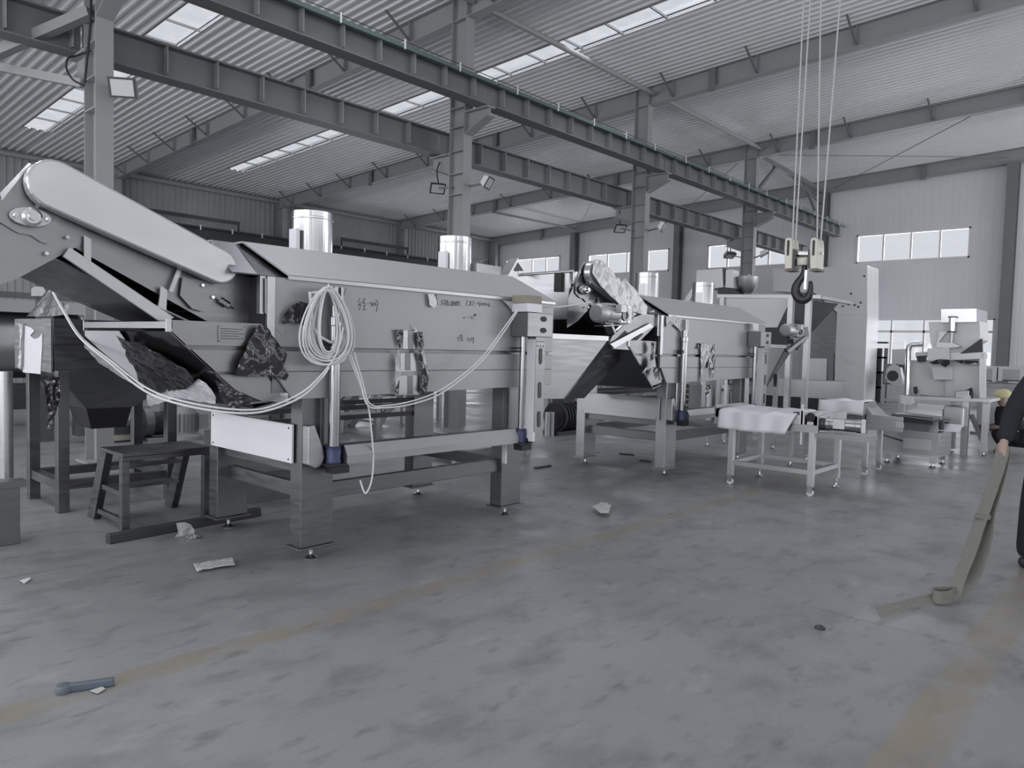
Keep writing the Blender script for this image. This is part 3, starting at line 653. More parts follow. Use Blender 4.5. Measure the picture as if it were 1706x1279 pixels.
for px in ([(672, 550), (694, 551), (695, 581), (671, 581)], [(667, 588), (693, 588), (694, 618), (667, 619)], [(665, 626), (698, 625), (698, 657), (664, 658)]):
    MB().slab([at(a, b, 1, 4.4175) for a, b in px], .002, (0, -1, 0)).build('bare_steel_patch', 'steel', f1)
for px in ([(680, 550), (689, 550), (689, 581), (680, 581)], [(675, 588), (684, 588), (684, 617), (675, 617)], [(679, 626), (688, 626), (688, 657), (679, 657)]):
    MB().slab([at(a, b, 1, 4.4145) for a, b in px], .001, (0, -1, 0)).build('bare_steel_patch', 'steel_dark', f1)
MB().slab([at(a, b, 1, 4.4185) for a, b in ((441, 463), (467, 466), (500, 505), (470, 560), (441, 520))], .0015, (0, -1, 0)).build('film_patch', 'filmed', f1)
# film on the inlet slope
P0 = (1.895, 5, 1.582); PN = (.477, 0, .535)
def slope(px, off=.0): return [Vector(at_pl(a, b, P0, PN))-Vector(PN).normalized()*off for a, b in px]
MB().slab(slope([(144, 548), (202, 548), (211, 561), (222, 589), (236, 620), (245, 648), (232, 636), (216, 617), (196, 601), (168, 578), (145, 556)], .02), .004).build('white_film', 'white_film', f1)
crumple(dense(slope([(145, 557), (168, 578), (196, 601), (216, 617), (225, 632), (200, 618), (170, 598), (146, 572)], .025), .06), 3, .012, 21, nrm=(-.66, 0, -.75)).build('grey_film', 'grey_film', f1, smooth=True)
crumple(dense(slope([(204, 547), (222, 556), (275, 580), (320, 602), (335, 622), (318, 637), (300, 639), (268, 646), (250, 644), (236, 612), (222, 586)], .03), .06), 5, .030, 22, nrm=(-.66, 0, -.75)).build('black_film', 'black_film', f1, smooth=True)
crumple(dense(slope([(250, 650), (290, 640), (318, 638), (336, 624), (350, 630), (360, 640), (367, 650), (366, 664), (300, 655), (262, 668), (252, 668)], .035), .06), 4, .012, 23, nrm=(-.66, 0, -.75)).build('white_film', 'white_film', f1, smooth=True)
crumple(dense([at(a, b, 1, 4.44) for a, b in ((356, 632), (420, 662), (436, 668), (400, 672), (397, 692), (388, 690), (368, 664), (364, 652))], .05), 4, .012, 24).build('black_film', 'black_film', f1)
# peeled film on the second fryer
film('torn_film', 'grey_film', [(1165, 572), (1187, 572), (1190, 590), (1185, 612), (1176, 613), (1180, 590), (1172, 612), (1168, 640), (1166, 640), (1166, 600)], 4.55, 3, .02, 31, f2)
film('black_film', 'black_film', [(1181, 592), (1189, 572), (1190, 600), (1187, 632), (1184, 612), (1176, 612)], 4.545, 3, .015, 32, f2)
film('black_film', 'black_film', [(1159, 582), (1163, 571), (1167, 572), (1162, 581)], 4.55, 2, .01, 33, f2)
film('torn_film', 'grey_film', [(1088, 590), (1090, 612), (1076, 616), (1067, 622), (1080, 604)], 4.55, 3, .02, 34, f2)
film('black_film', 'black_film', [(1076, 616), (1093, 610), (1097, 614), (1094, 625), (1090, 632), (1086, 618)], 4.54, 3, .02, 35, f2)
film('black_film', 'black_film', [(1083, 570), (1088, 568), (1090, 580), (1086, 598), (1080, 606), (1083, 590)], 4.54, 3, .02, 36, f2)
film('torn_film', 'grey_film', [(1108, 527), (1128, 526), (1138, 534), (1140, 550), (1132, 552), (1120, 540), (1108, 545)], 4.55, 3, .02, 37, f2)
film('torn_film', 'white_film', [(1252, 538), (1262, 540), (1260, 552), (1252, 550)], 4.5, 2, .02, 38, f2)
film('black_film', 'black_film', [(1174, 648), (1178, 640), (1184, 642), (1178, 662), (1175, 664)], 4.56, 2, .01, 39, f2)
# boxes resting on the near lifting column and hood
MB().box(4.845, 5.06, 4.235, 4.40, 1.93, 2.0).build('cardboard_box', 'brown').name
tag(bpy.data.objects['cardboard_box'], 'flat brown cardboard pad on top of the near lifting column', 'box')
tag(MB().box(4.85, 5.05, 4.22, 4.40, 1.855, 1.928).build('foam_block', 'white_film'), 'white foam block between cardboard pad and the near lifting column', 'foam')
t = thing('steel_offcut', 'pale open steel box lying on hood of near fryer beside the second chimney', 'box', (5.2, 5.1, 2.22))
MB().box(5.0, 5.34, 5.0, 5.02, 2.215, 2.33).box(5.0, 5.34, 5.2, 5.22, 2.215, 2.33).box(5.0, 5.02, 5.02, 5.2, 2.215, 2.33).build('sides', 'white', t)
MB().box(5.0, 5.34, 5.0, 5.22, 2.213, 2.219).build('bottom', 'dark', t)
tag(MB().prism([(5.20, 2.225), (5.235, 2.235), (5.36, 2.405), (5.47, 2.31), (5.45, 2.29), (5.36, 2.365), (5.25, 2.225)], 1, 4.80, 4.92).build('folded_sheet', 'steel_light'), 'folded steel sheet propped like a roof on the right end of the near hood', 'sheet')
# ------------------------------------------------------------------ feed conveyors, outfeed conveyors, cables
def stadium(c0, r_0, c1, r_1, n=14):
    d = (Vector(c1)-Vector(c0)).normalized(); a0 = math.atan2(d.y, d.x)
    p = [(c1[0]+r_1*math.cos(a0-math.pi/2+math.pi*i/n), c1[1]+r_1*math.sin(a0-math.pi/2+math.pi*i/n)) for i in range(n+1)]
    p += [(c0[0]+r_0*math.cos(a0+math.pi/2+math.pi*i/n), c0[1]+r_0*math.sin(a0+math.pi/2+math.pi*i/n)) for i in range(n+1)]
    return p
def plate(px, y, th, name, mt, parent, dx=0, dy=0, bevel=0.):
    o = Vector((dx, dy, 0))
    return MB().slab([at(a, b, 1, y)+o for a, b in px], th, (0, 1, 0)).build(name, mt, parent, bevel=bevel)
def bearing(p, r, parent, s=1):
    p = Vector(p); mb = MB()
    pts = [(p.x+1.9*r*math.cos(a)*(1 if abs(math.cos(a)) > .5 else .9), p.z+r*1.0*math.sin(a)) for a in [i*math.pi/8 for i in range(16)]]
    mb.prism(pts, 1, p.y-.02, p.y)
    b = mb.build('bearing', 'alu', parent, bevel=.004)
    MB().lathe([(r*.95, 0), (r*.95, .022), (r*.7, .03), (r*.7, .026), (r*.45, .026), (r*.4, .05), (0, .05)], (p.x, p.y-.02, p.z), (0, -1, 0), 18).build('bearing_hub', 'steel_bright', b, smooth=True)
    q = MB()
    for sx in (-1, 1): q.lathe([(r*.28, 0), (r*.28, .015), (r*.14, .015), (r*.14, .03)], (p.x+sx*1.45*r, p.y-.02, p.z), (0, -1, 0), 6)
    q.build('bolts', 'steel_bright', b)
def feed_conveyor(dx, dy, label, first):
    t = thing('feed_conveyor', label, 'conveyor', (1.9+dx, 5.1+dy, 1.65), 'inclined feed conveyors')
    O = Vector((dx, dy, 0)); sp = stadium((1.315, 2.35), .132, (2.235, 2.005), .108)
    g = MB().prism([(a+dx, b) for a, b in sp], 1, 4.50+dy, 4.585+dy).build('chain_guard', 'guard', t, bevel=.012)
    g.data.polygons.foreach_set('use_smooth', [False]*len(g.data.polygons))
    P = lambda px, y, th, n, mt, **k: plate(px, y, th, n, mt, t, dx, dy, **k)
    P([(50, 272), (0, 338), (-40, 385), (-40, 486), (25, 466), (115, 418), (150, 398), (130, 352), (90, 300)], 4.62, .008, 'head_plate', 'steel_mid')
    P([(45, 300), (395, 452), (432, 470), (412, 545), (345, 535), (150, 427), (112, 405), (60, 340)], 4.63, .012, 'side_channel', 'steel_mid')
    P([(0, 322), (48, 271), (52, 273), (3, 334)], 4.60, .02, 'edge_strip', 'steel_bright')
    P([(105, 427), (116, 411), (291, 529), (270, 538)], 4.575, .02, 'rail_strip', 'steel', bevel=.002)
    P([(140, 392), (152, 398), (152, 436), (140, 428)], 4.59, .012, 'bracket', 'steel')
    P([(268, 476), (279, 483), (277, 518), (264, 511)], 4.59, .012, 'bracket', 'steel')
    P([(296, 447), (303, 450), (288, 487), (281, 485)], 4.585, .012, 'guard_stay', 'steel')
    P([(360, 470), (366, 472), (348, 517), (338, 519), (320, 514), (300, 492), (304, 462)], 4.60, .008, 'cover_plate', 'steel_mid')
    P([(0, 332), (45, 280), (104, 362), (79, 406), (68, 403), (52, 392), (30, 388), (0, 370)], 4.605, .008, 'cover_plate', 'steel_mid')
    bearing(at(50, 362, 1, 4.595)+O, .052, t)
    a, b = at(362, 496, 1, 4.60)+O, at(389, 514, 1, 4.60)+O
    r = MB().cyl(a, b, .007, n=8); c = (a+b)/2
    for k in (.25, .45, .6): q = a+(b-a)*k; r.cyl(q-(b-a).normalized()*.012, q+(b-a).normalized()*.012, .022, n=6)
    r.build('tensioner', 'steel_bright', t)
    q = MB()
    for px in ((61, 344), (112, 395), (101, 357), (337, 475), (354, 495), (77, 422)): q.lathe([(.012, 0), (.010, .012)], at(px[0], px[1], 1, 4.595)+O, (0, -1, 0), 8)
    q.build('bolts', 'steel_bright', t)
    # belt, underside pan, far side
    A = Vector((1.18+dx, 0, 2.22)); Bq = Vector((2.52+dx, 0, 1.66)); dn = Vector((.386, 0, .922))
    def sheet(off, y0, y1, a, b, name, mt):
        p = A+(Bq-A)*a-dn*off; q = A+(Bq-A)*b-dn*off
        MB().slab([(p.x, y0+dy, p.z), (q.x, y0+dy, q.z), (q.x, y1+dy, q.z), (p.x, y1+dy, p.z)], .012).build(name, mt, t)
    sheet(.0, 4.66, 5.7, 0, 1.0, 'belt', 'black')
    sheet(.17, 4.66, 5.7, .10, .98, 'pan', 'steel_dark')
    ch = [(1.1, 2.36), (1.1, 2.0), (1.36, 1.98), (2.36, 1.57), (2.5, 1.62), (2.5, 1.80), (1.25, 2.42)]
    MB().prism([(a+dx, b) for a, b in ch], 1, 5.70+dy, 5.72+dy).build('side_channel', 'steel', t)
    MB().box(1.02+dx, 1.06+dx, 4.64+dy, 5.72+dy, 1.85, 2.33).build('head_cover', 'steel', t)
    MB().cyl((1.2+dx, 4.63+dy, 2.16), (1.2+dx, 5.72+dy, 2.16), .05).build('head_roller', 'steel_dark', t, smooth=True)
    # flights on the dark belt, seen in the mouth
    f = MB()
    for k in (.78, .86, .94): p = A+(Bq-A)*k+dn*.012; f.bar((p.x, 4.68+dy, p.z), (p.x, 5.68+dy, p.z), .03, .03)
    f.build('belt_flight', 'dark', t)
    MB().bar(at(388, 463, 1, 4.75)+O, at(414, 488, 1, 4.75)+O, .02, .03).build('mouth_strip', 'steel_bright', t)
    if not first:
        MB().box(.99+dx, 1.02+dx, 4.72+dy, 4.82+dy, 2.14, 2.34).build('outlet_frame', 'black', t)
    return t
c1_ = feed_conveyor(0, 0, 'inclined feed conveyor at the far left with long oval chain guard, into near fryer', True)
c2_ = feed_conveyor(5.13, .14, 'inclined feed conveyor with oval guard and wrinkled film, into the second fryer', False)
# wrinkled film on the second guard
crumple(dense([at(a, b, 1, 4.61) for a, b in ((988, 432), (1000, 434), (1035, 470), (1040, 462), (1062, 490), (1076, 510), (1074, 524), (1060, 522), (1030, 508), (1000, 478), (984, 455))], .08), 4, .022, 51, step=.03).build('guard_film', 'wrinkled', c2_, smooth=True)
def gear_motor(p, parent, s=1.0, dirx=-1):
    """a geared motor: finned barrel along x, worm gearbox with a hub facing -y"""
    p = Vector(p); mb = MB()
    ax = (dirx, 0, 0)
    m_ = MB().lathe([(.07*s, .06*s), (.072*s, .20*s), (.066*s, .21*s), (.075*s, .215*s), (.075*s, .28*s), (.06*s, .30*s), (.0, .30*s)], p, ax, 20).build('motor', 'alu', parent, smooth=True)
    f = MB()
    for i in range(14):
        a = 2*math.pi*i/14; c, sn = math.cos(a), math.sin(a)
        f.bar(p+Vector((dirx*.07*s, c*.07*s, sn*.07*s)), p+Vector((dirx*.2*s, c*.07*s, sn*.07*s)), .006*s, .024*s, (0, c, sn))
    f.build('fins', 'alu', m_)
    MB().box(p.x+dirx*.10*s-.035*s, p.x+dirx*.10*s+.035*s, p.y-.12*s, p.y-.065*s, p.z+.01*s, p.z+.07*s).build('terminal_box', 'alu', m_, bevel=.004)
    g = MB().box(p.x-.065*s, p.x+.065*s, p.y-.06*s, p.y+.06*s, p.z-.075*s, p.z+.075*s).build('gearbox', 'alu', parent, bevel=.012*s)
    MB().lathe([(.045*s, 0), (.045*s, .012*s), (.028*s, .012*s), (.028*s, .004*s), (.0, .004*s)], (p.x, p.y-.06*s, p.z-.005*s), (0, -1, 0), 20).build('hub', 'steel_dark', g)
    q = MB()
    for sx in (-1, 1):
        for sz in (-1, 1): q.lathe([(.009*s, 0), (.008*s, .008*s)], (p.x+sx*.048*s, p.y-.06*s, p.z+sz*.055*s), (0, -1, 0), 6)
    q.build('bolts', 'steel_bright', g)
    MB().box(p.x-dirx*.065*s, p.x-dirx*.115*s, p.y-.05*s, p.y+.05*s, p.z-.06*s, p.z+.065*s).lathe([(.05*s, .0), (.04*s, .05*s)], (p.x-dirx*.115*s, p.y, p.z), (-dirx, 0, 0), 14).build('flange', 'alu', g)
def outfeed(dx, dy, label, first):
    t = thing('outfeed_conveyor', label, 'conveyor', (6.2+dx, 5.0+dy, 1.0), 'inclined outfeed conveyors')
    O = Vector((dx, dy, 0)); A = lambda a, b, y: at(a, b, 1, y)+O
    plate([(908, 562), (1014, 565), (939, 664), (900, 664)], 4.60, .012, 'side_plate', 'steel_mid', t, dx, dy)
    # sloped lower panel, tilted in under the side plate
    v = [A(1014, 565, 4.60), A(939, 664, 4.60), A(972, 662, 4.86), A(1048, 582, 4.86)]
    MB().slab(v, .012).build('slope_panel', 'steel_dark', t)
    plate([(900, 664), (972, 662), (1048, 582), (1040, 560), (908, 560)], 5.62, .012, 'side_plate', 'steel_dark', t, dx, dy)
    MB().slab([A(1048, 582, 4.86), A(972, 662, 4.86), Vector((A(972, 662, 4.86).x, 5.62+dy, A(972, 662, 4.86).z)), Vector((A(1048, 582, 4.86).x, 5.62+dy, A(1048, 582, 4.86).z))], .012).build('bottom_panel', 'steel_dark', t)
    a, b = A(905, 559, 4.585), A(1012, 563.5, 4.585)
    MB().bar(a, (b.x, b.y, a.z), .03, .05).build('rim', 'steel_light', t)
    MB().box(b.x, b.x+.03, b.y-.016, b.y+.016, a.z-.026, a.z+.026).build('rim_cap', 'black', t)
    # inclined belt frame
    px = [(1015, 577), (1068, 535), (1091, 528), (1093, 542), (1060, 578), (1022, 582)]
    plate([(1013, 575), (1020, 560), (1052, 530), (1090, 516), (1094, 540), (1062, 572), (1050, 583), (1022, 581)], 4.60, .01, 'belt_frame', 'steel_mid', t, dx, dy)
    plate([(1026, 566), (1042, 551), (1048, 556), (1034, 571)], 4.594, .004, 'frame_slot', 'black', t, dx, dy)
    plate([(1048, 571), (1066, 553), (1072, 556), (1054, 574)], 4.594, .004, 'frame_slot', 'black', t, dx, dy)
    plate([(1017, 573), (1024, 580), (1088, 544), (1084, 538)], 4.57, .02, 'rail_strip', 'steel_light', t, dx, dy)
    plate([(1022, 553), (1030, 549), (1060, 523), (1054, 519)], 4.57, .02, 'rail_strip', 'steel', t, dx, dy)
    p, q = A(1020, 575, 4.60), A(1086, 520, 4.60)
    MB().slab([(p.x, 4.62+dy, p.z+.06), (q.x, 4.62+dy, q.z), (q.x, 5.6+dy, q.z), (p.x, 5.6+dy, p.z+.06)], .012).build('belt', 'black', t)
    # motor on its plate
    m0 = A(1030, 524, 4.42)
    gear_motor(m0, t, 1.35)
    MB().bar((m0.x-.30, m0.y+.03, m0.z-.13), (m0.x+.12, m0.y+.03, m0.z-.10), .12, .012).bar((m0.x-.22, m0.y+.02, m0.z-.02), (m0.x-.08, m0.y+.02, m0.z-.20), .10, .03).build('motor_plate', 'steel_mid', t)
    bearing((m0.x+.22, 4.58+dy, m0.z-.01), .04, t)
    # legs down to the floor
    for lx, ly in ((6.55, 4.70), (6.55, 5.55), (5.95, 5.55)) if not first else ((6.2, 5.5),):
        zt_ = 1.0 if lx < 6.3 else 1.22
        l = MB().box(lx+dx-.03, lx+dx+.03, ly+dy-.03, ly+dy+.03, .06, zt_).build('leg', 'steel', t)
        foot(lx+dx, ly+dy, .06, l)
    return t
o1 = outfeed(0, 0, 'inclined outfeed conveyor with silver geared motor, between the two fryers', True)
o2 = outfeed(5.19, .14, 'inclined outfeed conveyor with geared motor beyond the second fryer, below the hook', False)
# thin bars running over the gap between the fryers
t = thing('hood_rail', 'pair of thin steel rails bridging from near hood to the second feed conveyor', 'rail', (5.9, 5.4, 2.2))
for a, b in (((862, 458), (955, 451)), ((888, 474), (955, 470)), ((896, 479), (945, 477))):
    MB().cyl(at(*a, 1, 5.35), at(*b, 1, 5.35), .016).build('rail', 'steel_light', t)
MB().box(*sum(([v-.02, v+.02] for v in at(958, 462, 1, 5.35)[:2]), []), 2.15, 2.45).build('rail_post', 'steel_light', t)

# left bin with its frame
t = thing('hopper_bin', 'dark steel hopper bin on a square-tube frame at the far left', 'hopper', (2.6, 7.6, 0))
zt = 1.69
MB().hexa([(2.37, 7.30, .89), (2.76, 7.30, .89), (2.76, 7.8, .89), (2.37, 7.8, .89), (2.11, 7.26, 1.21), (3.75, 7.26, 1.42), (3.75, 8.35, 1.42), (2.11, 8.35, 1.21)]).build('hopper_cone', 'steel_dark', t)
MB().hexa([(2.11, 7.26, 1.21), (3.75, 7.26, 1.42), (3.75, 8.35, 1.42), (2.11, 8.35, 1.21), (2.10, 7.26, zt), (3.75, 7.26, zt), (3.75, 8.36, zt), (2.10, 8.36, zt)]).build('hopper_box', 'steel_dark', t)
MB().box(2.085, 2.10, 7.28, 8.36, 1.22, 1.69).build('end_plate', 'steel', t)
MB().slab([at(a, b, 0, 2.083) for a, b in ((40, 541), (53, 546), (58, 551), (51, 559), (58, 565), (66, 562), (71, 555), (71, 575), (68, 623), (39, 620))], .004, (-1, 0, 0)).build('white_film', 'white_film', t)
crumple(dense([at(a, b, 0, 2.07) for a, b in ((34, 538), (40, 541), (39, 565), (38, 615), (33, 610), (36, 575))], .06), 2, .02, 61, nrm=(-1, 0, 0)).build('grey_film', 'grey_film', t)
crumple(dense([at(a, b, 1, 7.4) for a, b in ((42, 527), (60, 508), (82, 480), (90, 486), (97, 503), (104, 502), (116, 510), (104, 525), (80, 527))], .07), 4, .03, 62).build('draped_film', 'grey_film', t)
MB().slab([at(a, b, 1, 7.5) for a, b in ((52, 481), (58, 477), (72, 478), (76, 486), (70, 493), (52, 493))], .004, (0, -1, 0)).build('white_label', 'white', t)
MB().hexa([(2.42, 7.34, .70), (2.72, 7.34, .70), (2.72, 7.7, .70), (2.42, 7.7, .70), (2.37, 7.30, .89), (2.76, 7.30, .89), (2.76, 7.8, .89), (2.37, 7.8, .89)]).build('outlet', 'black', t)
for i, (x, y) in enumerate(((2.14, 7.19), (2.13, 7.97), (3.06, 7.17), (3.06, 7.97))):
    MB().box(x-.045, x+.045, y-.045, y+.045, 0, 1.24).build('leg', 'steel_dark', t, bevel=.004)
for z in (.24,):
    MB().box(2.10, 2.18, 7.2, 7.97, z-.04, z+.04).build('stretcher', 'steel_dark', t); MB().box(3.02, 3.10, 7.2, 7.97, z-.04, z+.04).build('stretcher', 'steel_dark', t)
    MB().box(2.14, 3.06, 7.15, 7.22, z-.04, z+.04).build('stretcher', 'steel_dark', t); MB().box(2.14, 3.06, 7.94, 8.01, z-.04, z+.04).build('stretcher', 'steel_dark', t)
crumple(dense([at(a, b, 1, 7.0) for a, b in ((72, 625), (98, 628), (98, 665), (90, 690), (82, 720), (78, 716), (80, 690), (74, 660))], .06), 4, .03, 63).build('hanging_film', 'black_film', t)

# white cable: coil on the near fryer and its runs
random.seed(3)
cm = MB(); CY = 4.29
for k in range(15):
    w0 = 18+30*(k/14)**.8+random.uniform(-3, 3); bot = 586+24*(k/14)+random.uniform(-3, 3); top_ = 477+random.uniform(0, 7); cx = 545+random.uniform(-4, 5); sk = random.uniform(-4, 4); p = []
    yy = CY+random.uniform(-.035, .03)
    for i in range(30):
        a = 2*math.pi*i/30; v = (1-math.cos(a))/2
        px = cx+w0*math.sin(a)*(.55+.55*v)+sk*math.sin(a/2); py = top_+(bot-top_)*v
        p.append(at(px, py, 1, yy+.02*math.sin(a+k)))
    cm.tube(p, .0065, 6, closed=True)
cm.tube([at(a, b, 1, CY+.02) for a, b in ((516, 486), (522, 545), (532, 560), (550, 570), (568, 568), (580, 545))], .010, 6)
cm.tube([at(a, b, 1, CY+.02) for a, b in ((518, 488), (545, 484), (547, 474), (550, 484))], .008, 6)
coil = tag(cm.build('cable_coil', 'cable_white', smooth=True), 'white cable wound in a tall coil hanging on the near fryer', 'cable')
def smooth_path(p, n=6):
    out = []
    for i in range(len(p)-1):
        p0 = p[max(i-1, 0)]; p1, p2 = p[i], p[i+1]; p3 = p[min(i+2, len(p)-1)]
        for k in range(n):
            t = k/n; out.append(.5*((2*p1)+(p2-p0)*t+(2*p0-5*p1+4*p2-p3)*t*t+(3*p1-p0-3*p2+p3)*t**3))
    return out+[p[-1]]
def cable(pts, r, name, mt, label=None, parent=None):
    o = MB().tube(smooth_path([at(a, b, 1, y) for a, b, y in pts]), r, 7).build(name, mt, parent, smooth=True)
    if label: tag(o, label, 'cable')
    return o
cable([(88, 487, 7.2), (105, 518, 6.6), (133, 562, 6.0), (185, 606, 5.3), (240, 650, 4.85), (300, 673, 4.55), (380, 687, 4.40), (440, 685, 4.36), (500, 662, 4.31), (535, 630, 4.27), (548, 612, 4.26)], .0075, 'cable', 'cable_white', 'white cable sagging from left bin across to the coil, lower strand')
cable([(90, 488, 7.2), (107, 518, 6.6), (136, 562, 6.0), (188, 603, 5.3), (243, 645, 4.85), (300, 667, 4.55), (380, 681, 4.40), (440, 680, 4.36), (497, 657, 4.31), (530, 630, 4.27), (560, 590, 4.26), (572, 545, 4.27)], .0065, 'cable', 'cable_white', 'white cable sagging from left bin across to the coil, upper strand')
cable([(584, 590, 4.30), (598, 628, 4.30), (612, 674, 4.28), (640, 679, 4.27), (690, 672, 4.26), (740, 652, 4.26), (800, 604, 4.24), (840, 552, 4.2), (862, 518, 4.19)], .0065, 'cable', 'cable_white', 'white cable looping from the coil up to the near lifting column, lower strand')
cable([(590, 586, 4.30), (602, 628, 4.30), (616, 672, 4.28), (645, 675, 4.27), (690, 667, 4.26), (740, 646, 4.26), (798, 600, 4.24), (838, 548, 4.2), (861, 516, 4.19)], .0055, 'cable', 'cable_white', 'white cable looping from the coil up to the near lifting column, upper strand')
cable([(580, 590, 4.31), (600, 640, 4.31), (613, 675, 4.3), (619, 720, 4.3), (622, 765, 4.3), (619, 800, 4.3), (611, 820, 4.3), (606, 818, 4.31), (600, 800, 4.32)], .0065, 'cable', 'cable_white', 'single white cable hanging down below near fryer with a hooked end')
cable([(884, 506, 4.3), (905, 510, 4.4), (930, 511, 4.42), (955, 508, 4.42), (985, 503, 4.42)], .007, 'cable', 'cable_white', 'white cable from the lifting column to silver motor beyond')
# ------------------------------------------------------------------ belt cart and its neighbours
def caster(x, y, z, parent):
    l = MB().box(x-.03, x+.03, y-.03, y+.03, z-.012, z).box(x-.024, x-.018, y-.025, y+.025, z-.075, z-.012).box(x+.018, x+.024, y-.025, y+.025, z-.075, z-.012).build('caster', 'steel', parent)
    MB().cyl((x-.016, y, .036), (x+.016, y, .036), .036, n=16).build('wheel', 'white', l, smooth=True)
t = thing('belt_cart', 'small belt conveyor cart on casters covered by hanging white film, in mid floor', 'conveyor', (8.57, 3.45, 0))
X0, X1, Y0, Y1 = 8.16, 8.98, 2.93, 3.86
for x, y, cst in ((X0, Y1, 1), (X0, Y0, 1), (X1, Y1, 0), (X1, Y0, 0)):
    l = MB().box(x-.032, x+.032, y-.032, y+.032, .11, .72).build('leg', 'steel_light', t, bevel=.003)
    if cst: caster(x, y, .11, l)
    else: foot(x, y, .11, l)
for x in (X0, X1): MB().box(x-.025, x+.025, Y0+.03, Y1-.03, .235, .285).build('stretcher', 'steel_light', t)
for y in (Y0, Y1): MB().box(X0+.03, X1-.03, y-.025, y+.025, .235, .285).build('stretcher', 'steel_light', t)
MB().box(X0-.04, X1+.04, 2.86, 2.875, .70, .9).box(X0-.04, X1+.04, 4.06, 4.075, .70, .92).build('end_plate', 'steel', t)
MB().box(X0+.0, X1, 2.88, 4.06, .74, .88).build('belt', 'white_film', t)
for x in (X0-.03, X1+.03): MB().box(x-.012, x+.012, 2.86, 4.07, .70, .78).build('side_rail', 'steel', t)
MB().cyl((X0, 4.03, .83), (X1, 4.03, .83), .055).build('tail_roller', 'black', t, smooth=True)
def drape(u, v):
    y = 3.10+(4.0-3.10)*u; w_ = .012*math.sin(u*9)+.01*math.sin(u*23+v*3)
    if v < .45: k = v/.45; return (X0+.55-.62*k, y, .905-.02*k+w_*.5)
    k = (v-.45)/.55; return (X0-.07-.05*k+w_, y-.09*k*(1-u)*-1+.0, .885-.22*k-.01*math.sin(u*3))
MB().grid(drape, 26, 12).build('film', 'white_film', t, smooth=True, solid=.003)
MB().box(X0-.03, X0+.0, 3.02, 3.07, .70, .93).box(X0-.03, X0-.01, 3.035, 3.055, .56, 1.0).build('white_bracket', 'white', t)
# geared motor hanging at its right end, barrel towards the right of the picture
gx, gy, gz = 8.22, 2.96, .815
g = MB().prism([(gx-.07, gz+.10), (gx+.07, gz+.10), (gx+.10, gz-.10), (gx-.10, gz-.10)], 1, gy-.10, gy+.10)
g = MB().prism([(gy+.075, gz+.10), (gy-.075, gz+.10), (gy-.10, gz-.105), (gy+.10, gz-.105)], 0, gx-.06, gx+.06).build('gearbox', 'alu', t, bevel=.012)
MB().lathe([(.05, 0), (.05, .012), (.03, .012), (.028, .004), (0, .004)], (gx-.06, gy, gz+.05), (-1, 0, 0), 18).build('hub', 'black', g)
f = MB()
for k in range(6): f.box(gx-.075, gx-.06, gy-.04+.016*k, gy-.034+.016*k, gz-.10, gz-.03)
f.build('fins', 'alu', g)
MB().box(gx-.068, gx-.06, gy-.035, gy+.035, gz-.035, gz+.0).build('plate', 'white', g)
MB().box(gx-.05, gx+.05, gy+.10, gy+.2, gz-.06, gz+.09).build('coupling', 'dark', g)
MB().lathe([(.07, 0), (.06, .1)], (gx, gy-.09, gz-.02), (0, -1, 0), 16).build('motor_flange', 'dark', g)
m_ = MB().lathe([(.075, 0), (.075, .04), (.066, .045), (.066, .30), (.072, .305), (.072, .36), (.0, .36)], (gx, gy-.16, gz-.01), (0, -1, 0), 24).build('motor', 'steel', t, smooth=True)
MB().box(gx-.074, gx-.06, gy-.36, gy-.24, gz-.05, gz+.05).build('motor_plate', 'steel_light', m_)
MB().box(gx-.08, gx-.04, gy-.56, gy-.53, gz-.07, gz+.07).build('motor_end', 'white', m_)
MB().box(X0-.03, X0+.30, 2.36, 2.9, .655, .71).build('motor_shelf', 'steel_mid', t)
# second cart behind
t = thing('transfer_cart', 'steel transfer conveyor cart behind the belt cart, with white film laid over top', 'conveyor', (10.2, 3.1, 0))
xx, ya, yb = 10.2, 2.66, 4.15
for x, y in ((xx, 2.98), (xx, 3.95), (xx+.6, 2.98), (xx+.6, 3.95)):
    l = MB().box(x-.032, x+.032, y-.032, y+.032, .11, .60).build('leg', 'steel_light', t, bevel=.003)
    if y < 3.5: caster(x, y, .11, l)
    else: foot(x, y, .11, l)
MB().box(xx-.04, xx+.64, 2.70, 4.1, .60, .66).build('frame', 'steel', t)
MB().box(xx-.03, xx-.0, 2.55, 2.98, .60, .79).build('end_box', 'steel', t)
MB().box(xx-.05, xx-.03, 2.56, 2.62, .66, .73).build('knob', 'steel_light', t)
c_ = Vector((9.9, 3.0, .9))
def drape2(u, v):
    y = 2.97+.56*u; w_ = .01*math.sin(u*11+v*2)
    if v < .5: k = v/.5; return (10.5-.5*k, y, .955-.0*k+w_+.02*(1-u)*0)
    k = (v-.5)/.5; return (10.0-.03*k+w_, y, .955-.17*k+.01*math.sin(u*7))
MB().grid(drape2, 18, 8).build('film', 'white_film', t, smooth=True, solid=.003)
MB().box(10.02, 10.6, 2.99, 3.52, .66, .94).build('belt_box', 'steel_dark', t)
MB().slab([at(a, b, 0, 10.2) for a, b in ((1428, 675), (1440, 673), (1461, 700), (1440, 700), (1432, 712))], .012, (1, 0, 0)).build('chute_side', 'steel', t)
MB().slab([at(1440, 673, 0, 10.2), at(1458, 671, 0, 10.75), at(1485, 698, 0, 10.75), at(1461, 700, 0, 10.2)], .012).build('chute', 'steel_light', t)
crumple(dense([at(a, b, 0, 10.5) for a, b in ((1467, 702), (1474, 697), (1484, 697), (1489, 704), (1480, 708), (1468, 708))], .05), 3, .03, 91, nrm=(-1, 0, .3)).build('film_scrap', 'grey_film', t, smooth=True)
